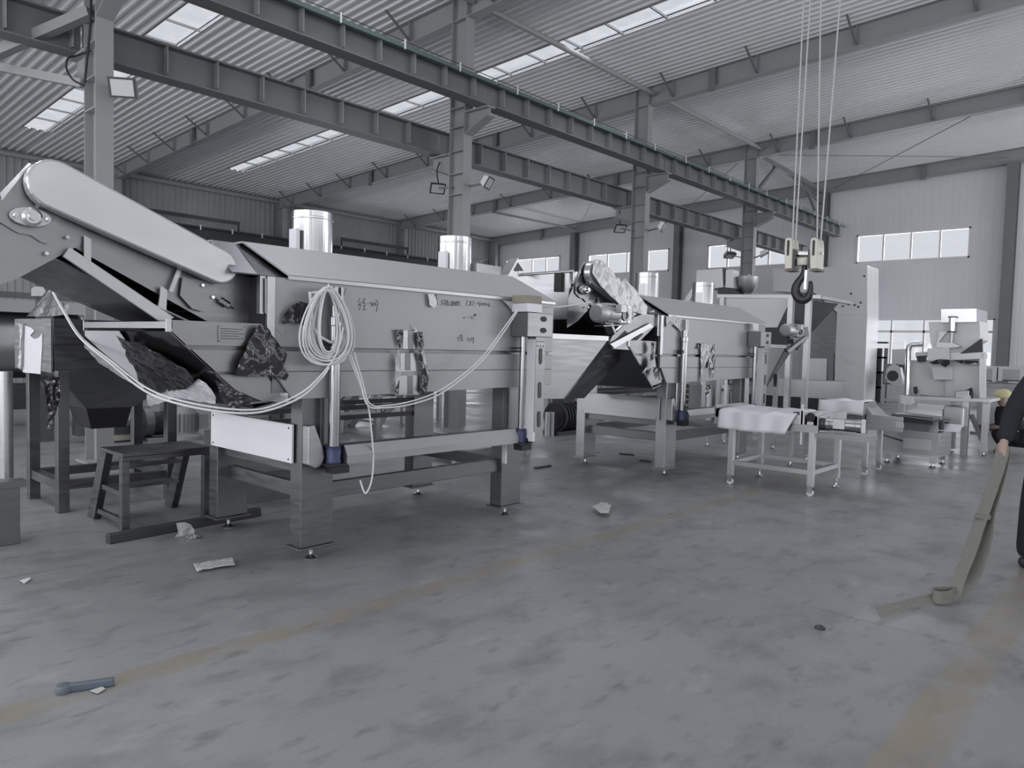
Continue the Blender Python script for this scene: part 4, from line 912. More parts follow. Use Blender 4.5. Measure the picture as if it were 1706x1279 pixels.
# vibrating feeder on a low box
t = thing('vibrating_feeder', 'low stainless steel feeder box with a sheet metal tray on top and access panel', 'feeder', (11.9, 2.9, 0))
V = lambda px, x: [at(a, b, 0, x) for a, b in px]
X9 = 11.6; b0 = at(1466, 748, 0, X9); b1 = at(1563, 764, 0, X9); tz = at(1563, 721, 0, X9).z; bz = b1.z
MB().box(X9, X9+.75, b1.y, b0.y, bz, tz).build('box', 'steel', t, bevel=.006)
p = V([(1504, 729), (1551, 733), (1551, 751), (1504, 746)], X9-.008); MB().slab(p, .01, (1, 0, 0)).build('access_panel', 'steel_light', t, bevel=.003)
MB().box(X9-.01, X9, b1.y, b0.y, bz-.0, bz+.03).build('bottom_edge', 'steel_light', t)
MB().slab(V([(1466, 722), (1504, 733), (1504, 736), (1466, 724)], X9-.004), .003, (1, 0, 0)).build('slot', 'dark', t)
for y in (b1.y+.08, b0.y-.08):
    for x in (X9+.08, X9+.66):
        l = MB().box(x-.04, x+.04, y-.04, y+.04, .06, bz).build('leg', 'steel_light', t); foot(x, y, .05, l)
vz = b0.y+.03
f = MB()
for k in range(12): f.box(X9+.02, X9+.3, vz, vz+.02, bz+.03+k*.03, bz+.045+k*.03)
f.box(X9, X9+.32, vz-.03, vz, bz, tz-.02); f.build('louvre', 'steel_dark', t)
for y0_, y1_, z0, z1, xo in ((.0, .0, .0, .0, 0),):
    a, b = at(1497, 712, 0, X9+.1), at(1548, 716, 0, X9+.1)
    MB().hexa([(X9+.1, b.y, tz), (X9+.6, b.y, tz), (X9+.6, a.y, tz), (X9+.1, a.y, tz), (X9+.05, b.y-.04, tz+.16), (X9+.6, b.y-.04, tz+.16), (X9+.6, a.y+.04, tz+.16), (X9+.05, a.y+.04, tz+.16)]).build('trough', 'steel', t)
    MB().slab([(X9+.0, b.y-.06, tz+.17), (X9+.7, b.y-.06, tz+.17), (X9+.7, a.y+.08, tz+.20), (X9+.0, a.y+.08, tz+.20)], .012).build('tray', 'steel', t)
    MB().slab([(X9+.04, b.y-.05, tz+.10), (X9+.04, a.y+.05, tz+.11), (X9+.0, a.y+.08, tz+.22), (X9+.0, b.y-.06, tz+.20)], .012).build('tray_front', 'steel_dark', t)
    for y in (b.y-.14, a.y+.14):
        MB().cyl((X9+.15, y, tz), (X9+.15, y, tz+.14), .035).cyl((X9+.45, y, tz), (X9+.45, y, tz+.14), .035).box(X9+.1, X9+.5, y-.03, y+.03, tz+.14, tz+.17).build('spring_unit', 'dark', t)
MB().slab([(X9+.1, b.y-.10, tz+.02), (X9+.1, b.y-.36, tz+.02), (X9+.4, b.y-.36, tz+.10), (X9+.4, b.y-.12, tz+.10)], .008).build('white_sheet', 'white_film', t)

# ------------------------------------------------------------------ hopper machine at the right
t = thing('hopper_machine', 'film covered hopper weighing machine on a leg table at the right side', 'machine', (14, 2.7, 0))
XM = 13.6
def S_(px, x, th, n, mt, **k): return MB().slab(V(px, x), th, (1, 0, 0)).build(n, mt, t, **k)
S_([(1515, 600), (1575, 598), (1575, 664), (1512, 662)], XM+.5, .5, 'cabinet', 'pale_film')
S_([(1575, 600), (1632, 597), (1632, 667), (1575, 664)], XM+.45, .5, 'cabinet', 'pale_film')
S_([(1547, 536), (1632, 535), (1633, 566), (1600, 588), (1580, 594), (1557, 592), (1550, 570)], XM+.35, .7, 'hood', 'pale_film')
S_([(1568, 515), (1627, 514), (1627, 536), (1568, 537)], XM+.3, .9, 'top_bin', 'steel_bright')
S_([(1574, 588), (1632, 585), (1640, 590), (1640, 597), (1578, 600)], XM+.3, .25, 'ledge', 'steel')
S_([(1633, 586), (1642, 586), (1642, 668), (1633, 667)], XM+.3, .06, 'post', 'steel_light')
S_([(1545, 580), (1581, 580), (1581, 600), (1552, 601), (1545, 600)], XM+.2, .25, 'spout', 'pale_film')
S_([(1552, 611), (1585, 611), (1585, 632), (1556, 632)], XM+.3, .12, 'control_box', 'pale_film')
S_([(1525, 587), (1544, 586), (1544, 592), (1525, 593)], XM+.4, .1, 'window_strip', 'white')
S_([(1526, 593), (1543, 592), (1540, 602), (1529, 603)], XM+.4, .1, 'dark_funnel', 'dark')
S_([(1560, 570), (1587, 571), (1600, 577), (1580, 580), (1560, 579)], XM+.2, .15, 'ring_cover', 'steel_light')
S_([(1599, 589), (1636, 563), (1637, 586)], XM+.28, .05, 'dark_side', 'dark')
S_([(1497, 659), (1650, 665), (1650, 670), (1497, 664)], XM-.1, .9, 'table_top', 'steel_light')
S_([(1528, 672), (1572, 676), (1572, 682), (1528, 680)], XM-.3, .3, 'lip', 'white_film')
S_([(1501, 661), (1520, 661), (1520, 675), (1501, 672)], XM-.25, .2, 'white_plate', 'white_film')
a, b = at(1570, 676, 0, XM-.3), at(1604, 714, 0, XM-.3)
MB().prism([(XM-.3, b.y), (XM+.2, b.y), (XM+.3, b.y+.1), (XM+.3, a.y), (XM-.3, a.y)], 2, b.z, a.z).build('motor_cover', 'steel_light', t, bevel=.03)
for px, x in (((1609, 690), XM), ((1588, 700), XM+.3), ((1644, 668), XM+.2), ((1503, 665), XM+.3)):
    q = at(px[0], px[1], 0, x); l = MB().box(x-.05, x+.05, q.y-.045, q.y+.045, .0 if px[0] == 1609 else .06, q.z+.3 if px[1] > 680 else q.z).build('leg', 'steel_light', t)
    if px[0] != 1609: foot(x, q.y, .05, l)
q = at(1618, 690, 0, XM+.2); q2 = at(1640, 740, 0, XM+.2)
MB().bar((XM+.2, q.y, q.z), (XM+.2, q2.y, q2.z), .07, .07).bar((XM+.2, q.y, .35), (XM+.2, q2.y-.05, .35), .05, .05).bar((XM+.3, at(1578, 735, 0, XM+.3).y, .42), (XM+.3, at(1612, 735, 0, XM+.3).y, .42), .04, .05).build('brace', 'steel_dark', t)
for px in ([(1582, 532), (1590, 532), (1590, 548), (1582, 548)],):
    q = at(1585, 540, 0, XM+.2); MB().cyl((XM+.25, q.y, q.z-.12), (XM+.25, q.y, q.z+.12), .05).build('air_cylinder', 'steel_bright', t, smooth=True)
    MB().cyl((XM+.25, q.y, q.z-.35), (XM+.25, q.y, q.z-.12), .025).build('rod', 'steel_light', t)
    MB().lathe([(.065, 0), (.065, .02)], (XM+.25, q.y, q.z+.11)).lathe([(.065, 0), (.065, .02)], (XM+.25, q.y, q.z-.13)).build('cap', 'dark', t)
MB().slab(V([(1565, 552), (1577, 553), (1560, 575)], XM+.3), .03, (1, 0, 0)).build('cover_edge', 'steel_light', t)
def bits(px, x, s): crumple(dense(V(px, x), .1), 3, .03, s, nrm=(-1, 0, 0), step=.03).build('torn_film', 'black_film', t)
bits([(1548, 603), (1565, 598), (1582, 599), (1583, 606), (1575, 612), (1566, 606), (1555, 607)], XM+.15, 71)
bits([(1522, 645), (1528, 643), (1530, 652), (1528, 657), (1523, 655)], XM+.4, 72); bits([(1532, 657), (1555, 659), (1555, 662), (1538, 661)], XM+.4, 73)
bits([(1608, 650), (1620, 645), (1622, 655), (1621, 664), (1615, 656)], XM+.2, 74); bits([(1588, 600), (1630, 601), (1630, 607), (1604, 606)], XM+.28, 75)
S_([(1591, 651), (1614, 650), (1614, 664), (1591, 663)], XM+.1, .15, 'small_box', 'steel', bevel=.01)
# bent steel pipe standing beside
tag(MB().tube([at(a, b, 0, XM+.3) for a, b in ((1511, 657), (1512, 620), (1513, 585), (1515, 577), (1520, 574), (1538, 573))], .045, 12).build('bent_pipe', 'steel_bright', smooth=True), 'bent steel pipe rising beside the hopper machine at the right', 'pipe')

# ------------------------------------------------------------------ bucket elevator and machines in front of the end wall
t = thing('bucket_elevator', 'tall pale steel bucket elevator with a head reaching left, before end wall', 'elevator', (25.8, 8, 0))
XE = 25.3
zt_ = at(1445, 442, 0, XE).z
def E_(px, x, th, n, mt, **k): return MB().slab(V(px, x), th, (1, 0, 0)).build(n, mt, t, **k)
yr = at(1440, 560, 0, XE).y
E_([(1394, 524), (1445, 524), (1439, 668), (1389, 664)], XE, 1.2, 'shaft', 'pale_film', bevel=.01)
E_([(1287, 448), (1445, 442), (1445, 524), (1394, 524), (1394, 520), (1357, 488), (1288, 485)], XE, 1.2, 'head', 'pale_film', bevel=.01)
E_([(1338, 489), (1357, 489), (1393, 522), (1388, 664), (1338, 664)], XE+.5, .6, 'recess_panel', 'steel_dark')
E_([(1345, 597), (1378, 597), (1376, 660), (1345, 660)], XE+.45, .04, 'door', 'steel')
E_([(1379, 590), (1389, 590), (1388, 664), (1378, 664)], XE+.3, .1, 'post', 'steel_dark')
E_([(1377, 637), (1380, 637), (1380, 660), (1377, 660)], XE+.25, .05, 'door_handle', 'black')
q = MB()
for a, b in ((1407, 503), (1414, 507), (1424, 508), (1434, 504), (1404, 510), (1430, 511), (1440, 460), (1418, 489)): q.lathe([(.035, 0), (.03, .02)], at(a, b, 0, XE-.002), (-1, 0, 0), 8)
q.build('bolts', 'dark', t)
E_([(1408, 597), (1424, 596), (1424, 606), (1408, 606)], XE-.005, .006, 'name_plate', 'steel_light')
def box_px(name, lab, cat, px0, px1, x, depth, mt, zb=0, parts=()):
    a, b = at(*px0, 0, x), at(*px1, 0, x); t = thing(name, lab, cat, (x, (a.y+b.y)/2, 0))
    return t, a, b
# big square hopper on a stand over the second fryer's far end
t = thing('platform_hopper', 'wide steel platform hopper on a leg stand behind the second fryer', 'hopper', (15.8, 6, 0))
XH = 15.0
def H_(px, x, th, n, mt, **k): return MB().slab(V(px, x), th, (1, 0, 0)).build(n, mt, t, **k)
H_([(1194, 490), (1366, 491), (1366, 497), (1194, 496)], XH, .1, 'rim', 'steel_light')
a0, a1 = at(1197, 497, 0, XH), at(1318, 497, 0, XH); c0, c1 = at(1236, 566, 0, XH+.05), at(1285, 566, 0, XH+.05)
fr = [a0, a1, c1, c0]; bk = [Vector((XH+1.9, a0.y, a0.z)), Vector((XH+1.9, a1.y-.3, a1.z)), Vector((XH+1.3, c1.y-.2, c1.z)), Vector((XH+1.3, c0.y, c0.z))]
MB().slab(fr, .012).build('front_sheet', 'pale_film', t)
MB().slab([fr[1], bk[1], bk[2], fr[2]], .012).build('side_sheet', 'steel_dark', t)
MB().slab([fr[0], fr[3], bk[3], bk[0]], .012).build('side_sheet', 'steel_dark', t)
MB().slab([bk[0], bk[3], bk[2], bk[1]], .012).build('back_sheet', 'steel_dark', t)
for px, x in (((1319, 491), XH-.1), ((1348, 494), XH+.1), ((1205, 495), XH), ((1216, 495), XH+1.8)):
    q = at(*px, 0, x); MB().box(x-.06, x+.06, q.y-.05, q.y+.05, 0, q.z).build('leg', 'steel_light', t)
MB().box(XH+.1, XH+1.9, a1.y-.6, a1.y-.5, a0.z-.06, a0.z+.0).build('rim', 'steel_light', t)
# weighing head standing on the hopper
t2 = thing('weighing_head', 'film wrapped steel head unit with round pot, standing on the platform hopper', 'machine', (XH+.5, a0.y, a0.z+.05))
def G_(px, x, th, n, mt, par, **k): return MB().slab(V(px, x), th, (1, 0, 0)).build(n, mt, par, **k)
G_([(1160, 450), (1203, 447), (1204, 479), (1195, 480), (1158, 482)], XH+.2, .5, 'housing', 'pale_film', t2, bevel=.02)
G_([(1209, 449), (1221, 449), (1221, 480), (1208, 479)], XH+.2, .3, 'side_box', 'pale_film', t2, bevel=.01)
G_([(1203, 446), (1210, 448), (1209, 460), (1206, 474), (1204, 462)], XH+.25, .1, 'dark_gap', 'dark', t2)
G_([(1195, 480), (1222, 480), (1232, 490), (1196, 490)], XH+.2, .3, 'base', 'dark', t2)
q = at(1245, 478, 0, XH+.5); MB().lathe([(.12, -.12), (.20, .02), (.235, .22), (.22, .22), (.18, .02), (.0, -.06)], (XH+.5, q.y, q.z), n=24).build('pot', 'steel_light', t2, smooth=True)
G_([(1223, 457), (1247, 457), (1247, 462), (1223, 463)], XH+.8, .1, 'bar', 'steel_light', t2)
G_([(1223, 463), (1236, 463), (1236, 486), (1223, 480)], XH+.7, .1, 'back_plate', 'steel', t2)
t = thing('ladder_stair', 'narrow steel stair leaning beside the chimney on the second fryer', 'stair', (15.0, 8.2, 0))
pa, pb = at(1128, 518, 0, 15.6), at(1158, 480, 0, 15.6)
for dx_ in (0, .25): MB().bar((15.6+dx_, pa.y+.9, 1.0), (15.6+dx_, pb.y, pb.z), .05, .12).build('stringer', 'steel_light', t)
for k in range(6): q = Vector((15.6, pa.y+.9, 1.0)).lerp(Vector((15.6, pb.y, pb.z)), (k+.5)/6); MB().box(15.6, 15.85, q.y-.08, q.y+.08, q.z-.01, q.z+.01).build('tread', 'steel', t)
MB().box(15.5, 15.9, pb.y-.5, pb.y, 0, 2.3).build('stand', 'steel', t)
# far machines by the end wall window
t = thing('guarded_machine', 'far steel machine with a round fan guard below the end wall window', 'machine', (25.6, 7.0, 0))
XG = 25.4
def K_(px, x, th, n, mt, **k): return MB().slab(V(px, x), th, (1, 0, 0)).build(n, mt, t, **k)
K_([(1472, 640), (1478, 612), (1490, 606), (1500, 612), (1506, 648), (1472, 634)], XG, .3, 'guard_plate', 'steel_light')
q = at(1487, 626, 0, XG-.02); MB().lathe([(.17, 0), (.17, .015), (0, .015)], (XG-.0, q.y, q.z), (-1, 0, 0), 20).build('fan', 'dark', t)
K_([(1486, 582), (1512, 581), (1512, 607), (1486, 607)], XG+.3, .4, 'hopper', 'steel')
K_([(1472, 606), (1512, 606), (1512, 640), (1472, 640)], XG+.4, .4, 'body', 'steel_dark')
for a in (1473, 1510):
    q = at(a, 640, 0, XG+.2); MB().box(XG+.1, XG+.2, q.y-.04, q.y+.04, 0, q.z).build('leg', 'steel_light', t)
MB().box(XG+.1, XG+.2, at(1512, 640, 0, XG).y, at(1472, 640, 0, XG).y, .12, .2).build('base', 'steel_light', t)
t = thing('rack', 'tall dark rack of pipes beside the bucket elevator under the window', 'rack', (26, 8, 0))
for a in (1462, 1468, 1478):
    q = at(a, 580, 0, 26.7); MB().box(26.6, 26.7, q.y-.06, q.y+.06, 0, q.z).build('post', 'dark' if a < 1470 else 'steel_dark', t)
for z in (.5, 1.0, 1.5, 2.0): MB().box(26.6, 26.8, at(1480, 580, 0, 26.7).y, at(1460, 580, 0, 26.7).y, z-.03, z+.03).build('shelf', 'dark', t)
# crates at the right, behind the person
for px, lab in (((1628, 609, 1660, 636), 'pale film wrapped crate right of the hopper machine'), ((1664, 610, 1706, 636), 'pale film wrapped crate behind the standing person')):
    a, b = at(px[0], px[1], 0, 19), at(px[2], px[3], 0, 19); t = thing('wrapped_crate', lab, 'crate', (19.3, (a.y+b.y)/2, b.z))
    MB().box(19, 19.6, b.y, a.y, b.z, a.z).build('crate', 'steel', t, bevel=.03)
    f = MB(); f.box(18.97, 19.0, a.y-.08, a.y, b.z, a.z).box(18.97, 19.0, b.y, b.y+.08, b.z, a.z).box(18.97, 19.0, b.y+.08, a.y-.08, a.z-.06, a.z); f.build('frame', 'white_film', t)
a, b = at(1630, 637, 0, 18.8), at(1710, 637, 0, 18.8)
t = thing('low_cabinet', 'grey steel low cabinet carrying the two wrapped crates', 'cabinet', (19.2, (a.y+b.y)/2, 0))
MB().box(18.8, 19.7, b.y, a.y, .06, a.z).build('body', 'steel', t, bevel=.01)
MB().box(18.77, 18.8, b.y+.1, a.y-.1, .5, a.z-.12).build('door', 'steel_light', t)
for y in (a.y-.05, b.y+.05): MB().box(18.85, 18.95, y-.04, y+.04, 0, .06).build('leg', 'dark', t)
# ------------------------------------------------------------------ crane hook
t = thing('crane_hook', 'black crane hook under a cream two-sheave block on wire ropes', 'hook', at(1340, 450, 0, 4.4))
HX = 4.4
HP = lambda a, b, dx=0: Vector(at(a, b, 0, HX))+Vector((dx, 0, 0))
def hslab(px, x0, x1): return MB().prism([(at(a, b, 0, HX).y, at(a, b, 0, HX).z) for a, b in px], 0, HX+x0, HX+x1)
for nm, o, sl in (('left', 0, 1318.2), ('right', 42, 1360)):
    ox = 1313+ (0 if o == 0 else 42)
    w_ = 12.5
    px = [(ox+1, 400), (ox+4, 397.5), (ox+9, 397.5), (ox+12, 400), (ox+13, 413), (ox+11.5, 449), (ox, 449.5), (ox-.5, 415)]
    s_ = hslab(px, -.055, .055).build('sheave_cover', 'cream', t, bevel=.006)
    y0_, y1_ = HP(ox+4, 420).y, HP(ox+8, 420).y; z0_, z1_ = HP(0+ox, 428).z, HP(ox, 402).z
    m = MB()
    pts = [((y0_+y1_)/2+(y0_-y1_)/2*math.cos(a), ((z0_+.01) if math.sin(a) < 0 else (z1_-.01))+.01*math.sin(a)) for a in [i*math.pi/6 for i in range(12)]]
    m.prism(pts, 0, HX-.058, HX-.0555).build('slot', 'black', s_)
    e = HP(ox+6, 450); MB().box(HX-.05, HX+.05, e.y-.024, e.y+.024, e.z-.008, e.z+.0).build('edge_plate', 'brown_dark', s_)
for a0_, a1_ in ((1325.5, 1328), (1350.5, 1354)):
    p, q = HP(a0_, 416), HP(a1_, 447); MB().box(HX-.04, HX+.04, q.y, p.y, q.z, p.z).build('cheek_plate', 'dark', t)
p, q = HP(1328, 423), HP(1352, 423); MB().cyl((HX, p.y, p.z), (HX, q.y, q.z), .017).build('sheave_axle', 'steel_bright', t, smooth=True)
p, q = HP(1367, 422), HP(1371, 422); MB().cyl((HX, p.y, p.z), (HX, q.y, q.z), .008).build('axle_pin', 'steel_bright', t)
c = HP(1340, 436); MB().lathe([(.038, -.022), (.042, -.016), (.042, .016), (.036, .022), (.012, .024)], c, n=20).build('crosshead', 'cream', t, smooth=True)
MB().cyl((HX, HP(1328, 440).y, c.z), (HX, HP(1353, 440).y, c.z), .014).build('trunnion', 'dark', t)
# the hook itself: tapering bar through its outline
ctr = [(1340, 443, 4.0), (1340, 452, 4.4), (1336, 462, 5.2), (1330, 470, 6.0), (1326, 479, 6.8), (1326, 488, 7.4), (1331, 496, 7.6), (1338, 499, 7.4), (1345, 496, 6.6), (1349, 489, 5.4), (1350.5, 481, 4.2), (1350.5, 473, 3.4), (1349, 469, 2.6)]
pts = smooth_path([HP(a, b) for a, b, r in ctr], 4); rr = []
for i in range(len(ctr)-1):
    for k in range(4): rr.append(ctr[i][2]+(ctr[i+1][2]-ctr[i][2])*k/4)
rr.append(ctr[-1][2]); px_m = .0038
mb = MB(); nS = 14; vs = []
for i, p in enumerate(pts):
    a = pts[max(i-1, 0)]; b = pts[min(i+1, len(pts)-1)]; d = (b-a).normalized(); e = Vector((1, 0, 0)); f = d.cross(e).normalized()
    for j in range(nS):
        th = 2*math.pi*j/nS; vs.append(p+(e*math.cos(th)*.72+f*math.sin(th))*rr[i]*px_m)
fs = [(i*nS+j, i*nS+(j+1) % nS, (i+1)*nS+(j+1) % nS, (i+1)*nS+j) for i in range(len(pts)-1) for j in range(nS)]+[tuple(range(nS-1, -1, -1)), tuple(range((len(pts)-1)*nS, len(pts)*nS))]
hk = mb.add(vs, fs).build('hook', 'hook', t, smooth=True)
p, q = HP(1344, 450), HP(1342, 482); MB().bar(p+Vector((-.01, 0, 0)), q+Vector((-.01, 0, 0)), .012, .008, (1, 0, 0)).build('safety_latch', 'steel_bright', t)
MB().cyl(HP(1337, 450), HP(1335, 466), .006).build('latch_spring', 'steel_bright', t)
for a, b in (((1319, 424), (1353, -300)), ((1324, 424), (1368.5, -300)), ((1361, 424), (1372, -300)), ((1365.5, 424), (1424, -300))):
    p = HP(*a); q = HP(*b); MB().cyl(p, q, .0048, n=8).build('wire_rope', 'rope', t, smooth=True)

# ------------------------------------------------------------------ floodlights on the columns
def floodlight(p, yaw_, tilt, arm, lab, s=1.):
    p = Vector(p); t = thing('floodlight', lab, 'lamp', p, 'floodlights on the steel columns')
    rot = Matrix.Rotation(yaw_, 3, 'Z') @ Matrix.Rotation(tilt, 3, 'X')
    def T(mb):
        mb.v = [p+rot @ (Vector(v)*s) for v in mb.v]; return mb
    T(MB().hexa([(-.16, -.03, -.12), (.16, -.03, -.12), (.16, .07, -.09), (-.16, .07, -.09), (-.16, -.03, .12), (.16, -.03, .12), (.16, .07, .09), (-.16, .07, .09)])).build('housing', 'alu', t)
    T(MB().box(-.14, .14, -.036, -.03, -.10, .10)).build('lens', 'lamp_glass', t)
    T(MB().box(-.165, .165, -.04, -.02, .10, .125).box(-.165, .165, -.04, -.02, -.125, -.10).box(-.165, -.14, -.04, -.02, -.1, .1).box(.14, .165, -.04, -.02, -.1, .1)).build('bezel', 'dark', t)
    f = MB()
    for k in range(7): f.box(-.13+k*.04, -.12+k*.04, .06, .10, -.08, .08)
    T(f).build('fins', 'alu', t)
    MB().bar(p, arm, .03, .03).build('arm', 'paint_dark', t)
floodlight(at(205, 146, 1, 9.3), R(-40), R(20), (3.42, 9.62, 4.5), 'floodlight on the nearest column at the left, facing right', .9)
floodlight(at(813, 304, 1, 9.1), R(25), R(30), (9.4, 9.62, 4.4), 'floodlight on the right of the second column', .85)
floodlight(at(729, 313, 1, 10.35), R(-30), R(40), (9.3, 9.95, 4.4), 'floodlight on the left of the second column', .85)
floodlight(at(1104, 378, 1, 9.1), R(25), R(30), (15.4, 9.62, 4.4), 'floodlight on the right of the third column', .9)
floodlight(at(1033, 380, 1, 10.4), R(-30), R(40), (15.3, 9.95, 4.4), 'floodlight on the left of the third column', .9)
floodlight(at(1273, 423, 1, 9.1), R(25), R(60), (21.4, 9.62, 4.4), 'floodlight on the right of the fourth column', 1)
floodlight(at(1216, 425, 1, 10.4), R(-30), R(60), (21.3, 9.95, 4.4), 'floodlight on the left of the fourth column', 1)
cable([(152, -60, 9.7), (151, 30, 9.7), (146, 90, 9.7), (141, 138, 9.72)], .014, 'black_cable', 'black', 'black cable hanging straight down on the nearest column')
cable([(140, 142, 9.72), (122, 133, 9.9), (111, 115, 10.0), (113, 98, 10.0), (130, 92, 10.0), (152, 84, 9.9)], .012, 'black_cable', 'black', 'black cable looping out from the nearest column at the left')
cable([(731, 309, 10.3), (728, 285, 10.3), (733, 270, 10.3)], .012, 'black_cable', 'black', 'short black cable above the left floodlight of the second column')
cable([(1033, 376, 10.4), (1033, 362, 10.4), (1032, 350, 10.4)], .012, 'black_cable', 'black', 'short black cable above the left floodlight of the third column')
cable([(1217, 422, 10.4), (1217, 405, 10.4), (1221, 398, 10.3)], .014, 'black_cable', 'black', 'short cable above the left floodlight of the fourth column')
# lower left: portal strut, knee brace on the first column
t = thing('knee_brace', 'grey steel channel bracing the first column, upper left corner', 'brace', (3.3, 10, 5))
MB().bar(at(-60, 112, 1, 11.2), at(150, 20, 1, 9.85), .12, .12).build('diagonal', 'paint', t)
MB().bar(at(-80, 96, 1, 12.5), at(140, 140, 1, 10.0), .10, .10).build('strut', 'paint', t)

# ------------------------------------------------------------------ things on the floor
t = thing('step_stool', 'steel step stool with slanted back legs, left of near fryer', 'stool', (2.6, 6.4, 0))
MB().box(2.24, 2.96, 6.12, 6.60, .60, .63).box(2.24, 2.96, 6.12, 6.135, .565, .60).build('top', 'steel_dark', t, bevel=.004)
for x in (2.27, 2.93): MB().box(x-.03, x+.03, 6.125, 6.185, 0, .60).build('leg', 'steel_dark', t, bevel=.003)
for x in (2.27, 2.92):
    MB().hexa([(x-.03, 6.74, 0), (x+.03, 6.74, 0), (x+.03, 6.90, 0), (x-.03, 6.90, 0), (x-.03, 6.46, .60), (x+.03, 6.46, .60), (x+.03, 6.60, .60), (x-.03, 6.60, .60)]).build('slanted_leg', 'steel_dark', t, bevel=.004)
for z, y in ((.46, 6.60), (.27, 6.68)): MB().box(2.29, 2.90, y-.07, y+.05, z-.015, z+.015).build('rung', 'steel_dark', t)
MB().bar((2.27, 6.17, .08), (2.27, 6.75, .08), .03, .04).bar((2.27, 6.17, .30), (2.27, 6.64, .30), .03, .04).build('side_rail', 'steel_dark', t)
tag(MB().bar((2.05, 5.88, .035), (3.33, 5.98, .035), .075, .07).build('steel_bar', 'dark', bevel=.006), 'long dark square steel bar lying on the floor by the near fryer', 'bar')
# paper fan, disc, scraps
a = at(308, 897, 2, 0)
fan = [Vector((2.37, 5.66, 0)) for _ in ()]
pp = [at(x, y, 1, 5.74) for x, y in ((288, 897), (297, 887), (293, 871), (306, 869), (317, 873), (324, 883), (322, 892), (312, 895))]
tag(crumple(dense(pp, .03), 3, .012, 81, step=.01).build('paper_scrap', 'paper', smooth=True, solid=.002), 'fan-shaped pale paper scrap leaning on the dark bar', 'paper')
tag(MB().lathe([(.055, 0), (.058, .01), (.045, .018), (.02, .03), (.012, .034)], at(322, 896, 2, 0), n=18).build('levelling_disc', 'steel_bright', smooth=True), 'loose chrome levelling foot disc on the floor beside the dark bar', 'disc')
def floor_scrap(px, amp, seed, name, mt, lab, cat, zo=.012):
    p = [Vector(at(x, y, 2, 0))+Vector((0, 0, zo)) for x, y in px]
    return tag(crumple(dense(p, .04), 3, amp, seed, nrm=(0, .0, 1), step=.014).build(name, mt, smooth=True, solid=.002), lab, cat)
floor_scrap([(322, 944), (378, 934), (388, 933), (392, 946), (375, 946), (360, 949), (328, 955)], .008, 82, 'paper_scrap', 'paper', 'long folded pale paper strip on the floor before near fryer', 'paper')
floor_scrap([(984, 852), (992, 848), (1004, 843), (1018, 850), (1014, 862), (1000, 862)], .02, 83, 'paper_scrap', 'paper', 'crumpled pale paper scrap on the floor between the fryers', 'paper', .03)
floor_scrap([(33, 969), (50, 964), (50, 968), (40, 974)], .004, 84, 'film_scrap', 'white_film', 'tiny white film curl on the floor at left', 'scrap', .006)
floor_scrap([(150, 1153), (170, 1146), (176, 1150), (162, 1158)], .003, 85, 'film_scrap', 'paper', 'tiny pale scrap on the yellow line beside the blue-grey bar', 'scrap', .005)
t = thing('plastic_bar', 'short blue-grey plastic bar with a rounded head lying on yellow line', 'bar', at(145, 1146, 2, 0))
a, b = Vector(at(106, 1153, 2, 0)), Vector(at(190, 1141, 2, 0)); a.z = b.z = .018
MB().bar(a, b, .032, .034).build('bar', 'blue_grey', t, bevel=.006); MB().lathe([(.032, -.018), (.034, .0), (.028, .016), (.012, .019)], a, n=16).build('head', 'blue_grey', t, smooth=True)
for px, px2, lab in (((891, 781), (917, 777), 'small dark steel offcut on the floor right of near fryer'), ((1032, 757), (1056, 759), 'small dark bar on the floor beside the second fryer legs'), ((1066, 768), (1085, 770), 'dark flat offcut on the floor under the second fryer')):
    a, b = Vector(at(*px, 2, 0)), Vector(at(*px2, 2, 0)); a.z = b.z = .012; tag(MB().bar(a, b, .04, .024).build('steel_offcut', 'dark'), lab, 'offcut')
for i, (px, px2) in enumerate((((405, 820), (441, 816)), ((400, 828), (441, 825)), ((402, 836), (440, 832)))):
    a, b = Vector(at(*px, 2, 0)), Vector(at(*px2, 2, 0)); a.z = b.z = .016
    tag(MB().bar(a, b, .05, .03).build('steel_strip', 'steel_light'), ['farthest of three pale steel strips on the floor behind the near fryer leg', 'middle of three pale steel strips on the floor behind the near fryer leg', 'nearest of three pale steel strips on the floor behind the near fryer leg'][i], 'strip')
tag(MB().lathe([(.03, 0), (.03, .01), (.012, .02)], at(1366, 1047, 2, 0), n=10).build('rubber_plug', 'dark'), 'tiny dark plug on the floor in the right foreground', 'plug')
# machines at the left edge
t = thing('machine_frame', 'steel machine frame cut off by the left edge of the photo', 'frame', (1.45, 6.4, 0))
q = at(15, 905, 2, 0)
MB().box(q.x-.2, q.x+.06, q.y-.05, q.y+.05, 0, .42).build('leg', 'steel_dark', t, bevel=.004)
MB().box(q.x-.9, q.x+.10, q.y-.06, q.y+.06, .42, .47).build('rail', 'steel_dark', t)
a = at(19, 850, 1, q.y-.0); MB().box(a.x-.03, a.x+.06, q.y+.06, q.y+.14, .16, .40).build('junction_box', 'steel', t)
a, b = at(9, 600, 1, 6.9), at(9, 800, 1, 6.9); MB().cyl((a.x, 6.9, .4), (a.x, 6.9, 1.25), .05).build('pipe', 'steel', t, smooth=True)
t = thing('frame_post', 'tall steel post standing behind the left bin', 'post', (3.45, 12.1, 0))
q = at(75, 735, 2, 0); zz = 2.6
MB().box(q.x-.09, q.x+.09, q.y-.09, q.y+.09, .015, zz).build('post', 'steel_dark', t); MB().box(q.x-.14, q.x+.14, q.y-.14, q.y+.14, 0, .015).build('base_plate', 'steel', t)
MB().box(q.x-3, q.x+2.2, q.y-.05, q.y+.05, 2.05, 2.13).build('beam', 'steel_dark', t)
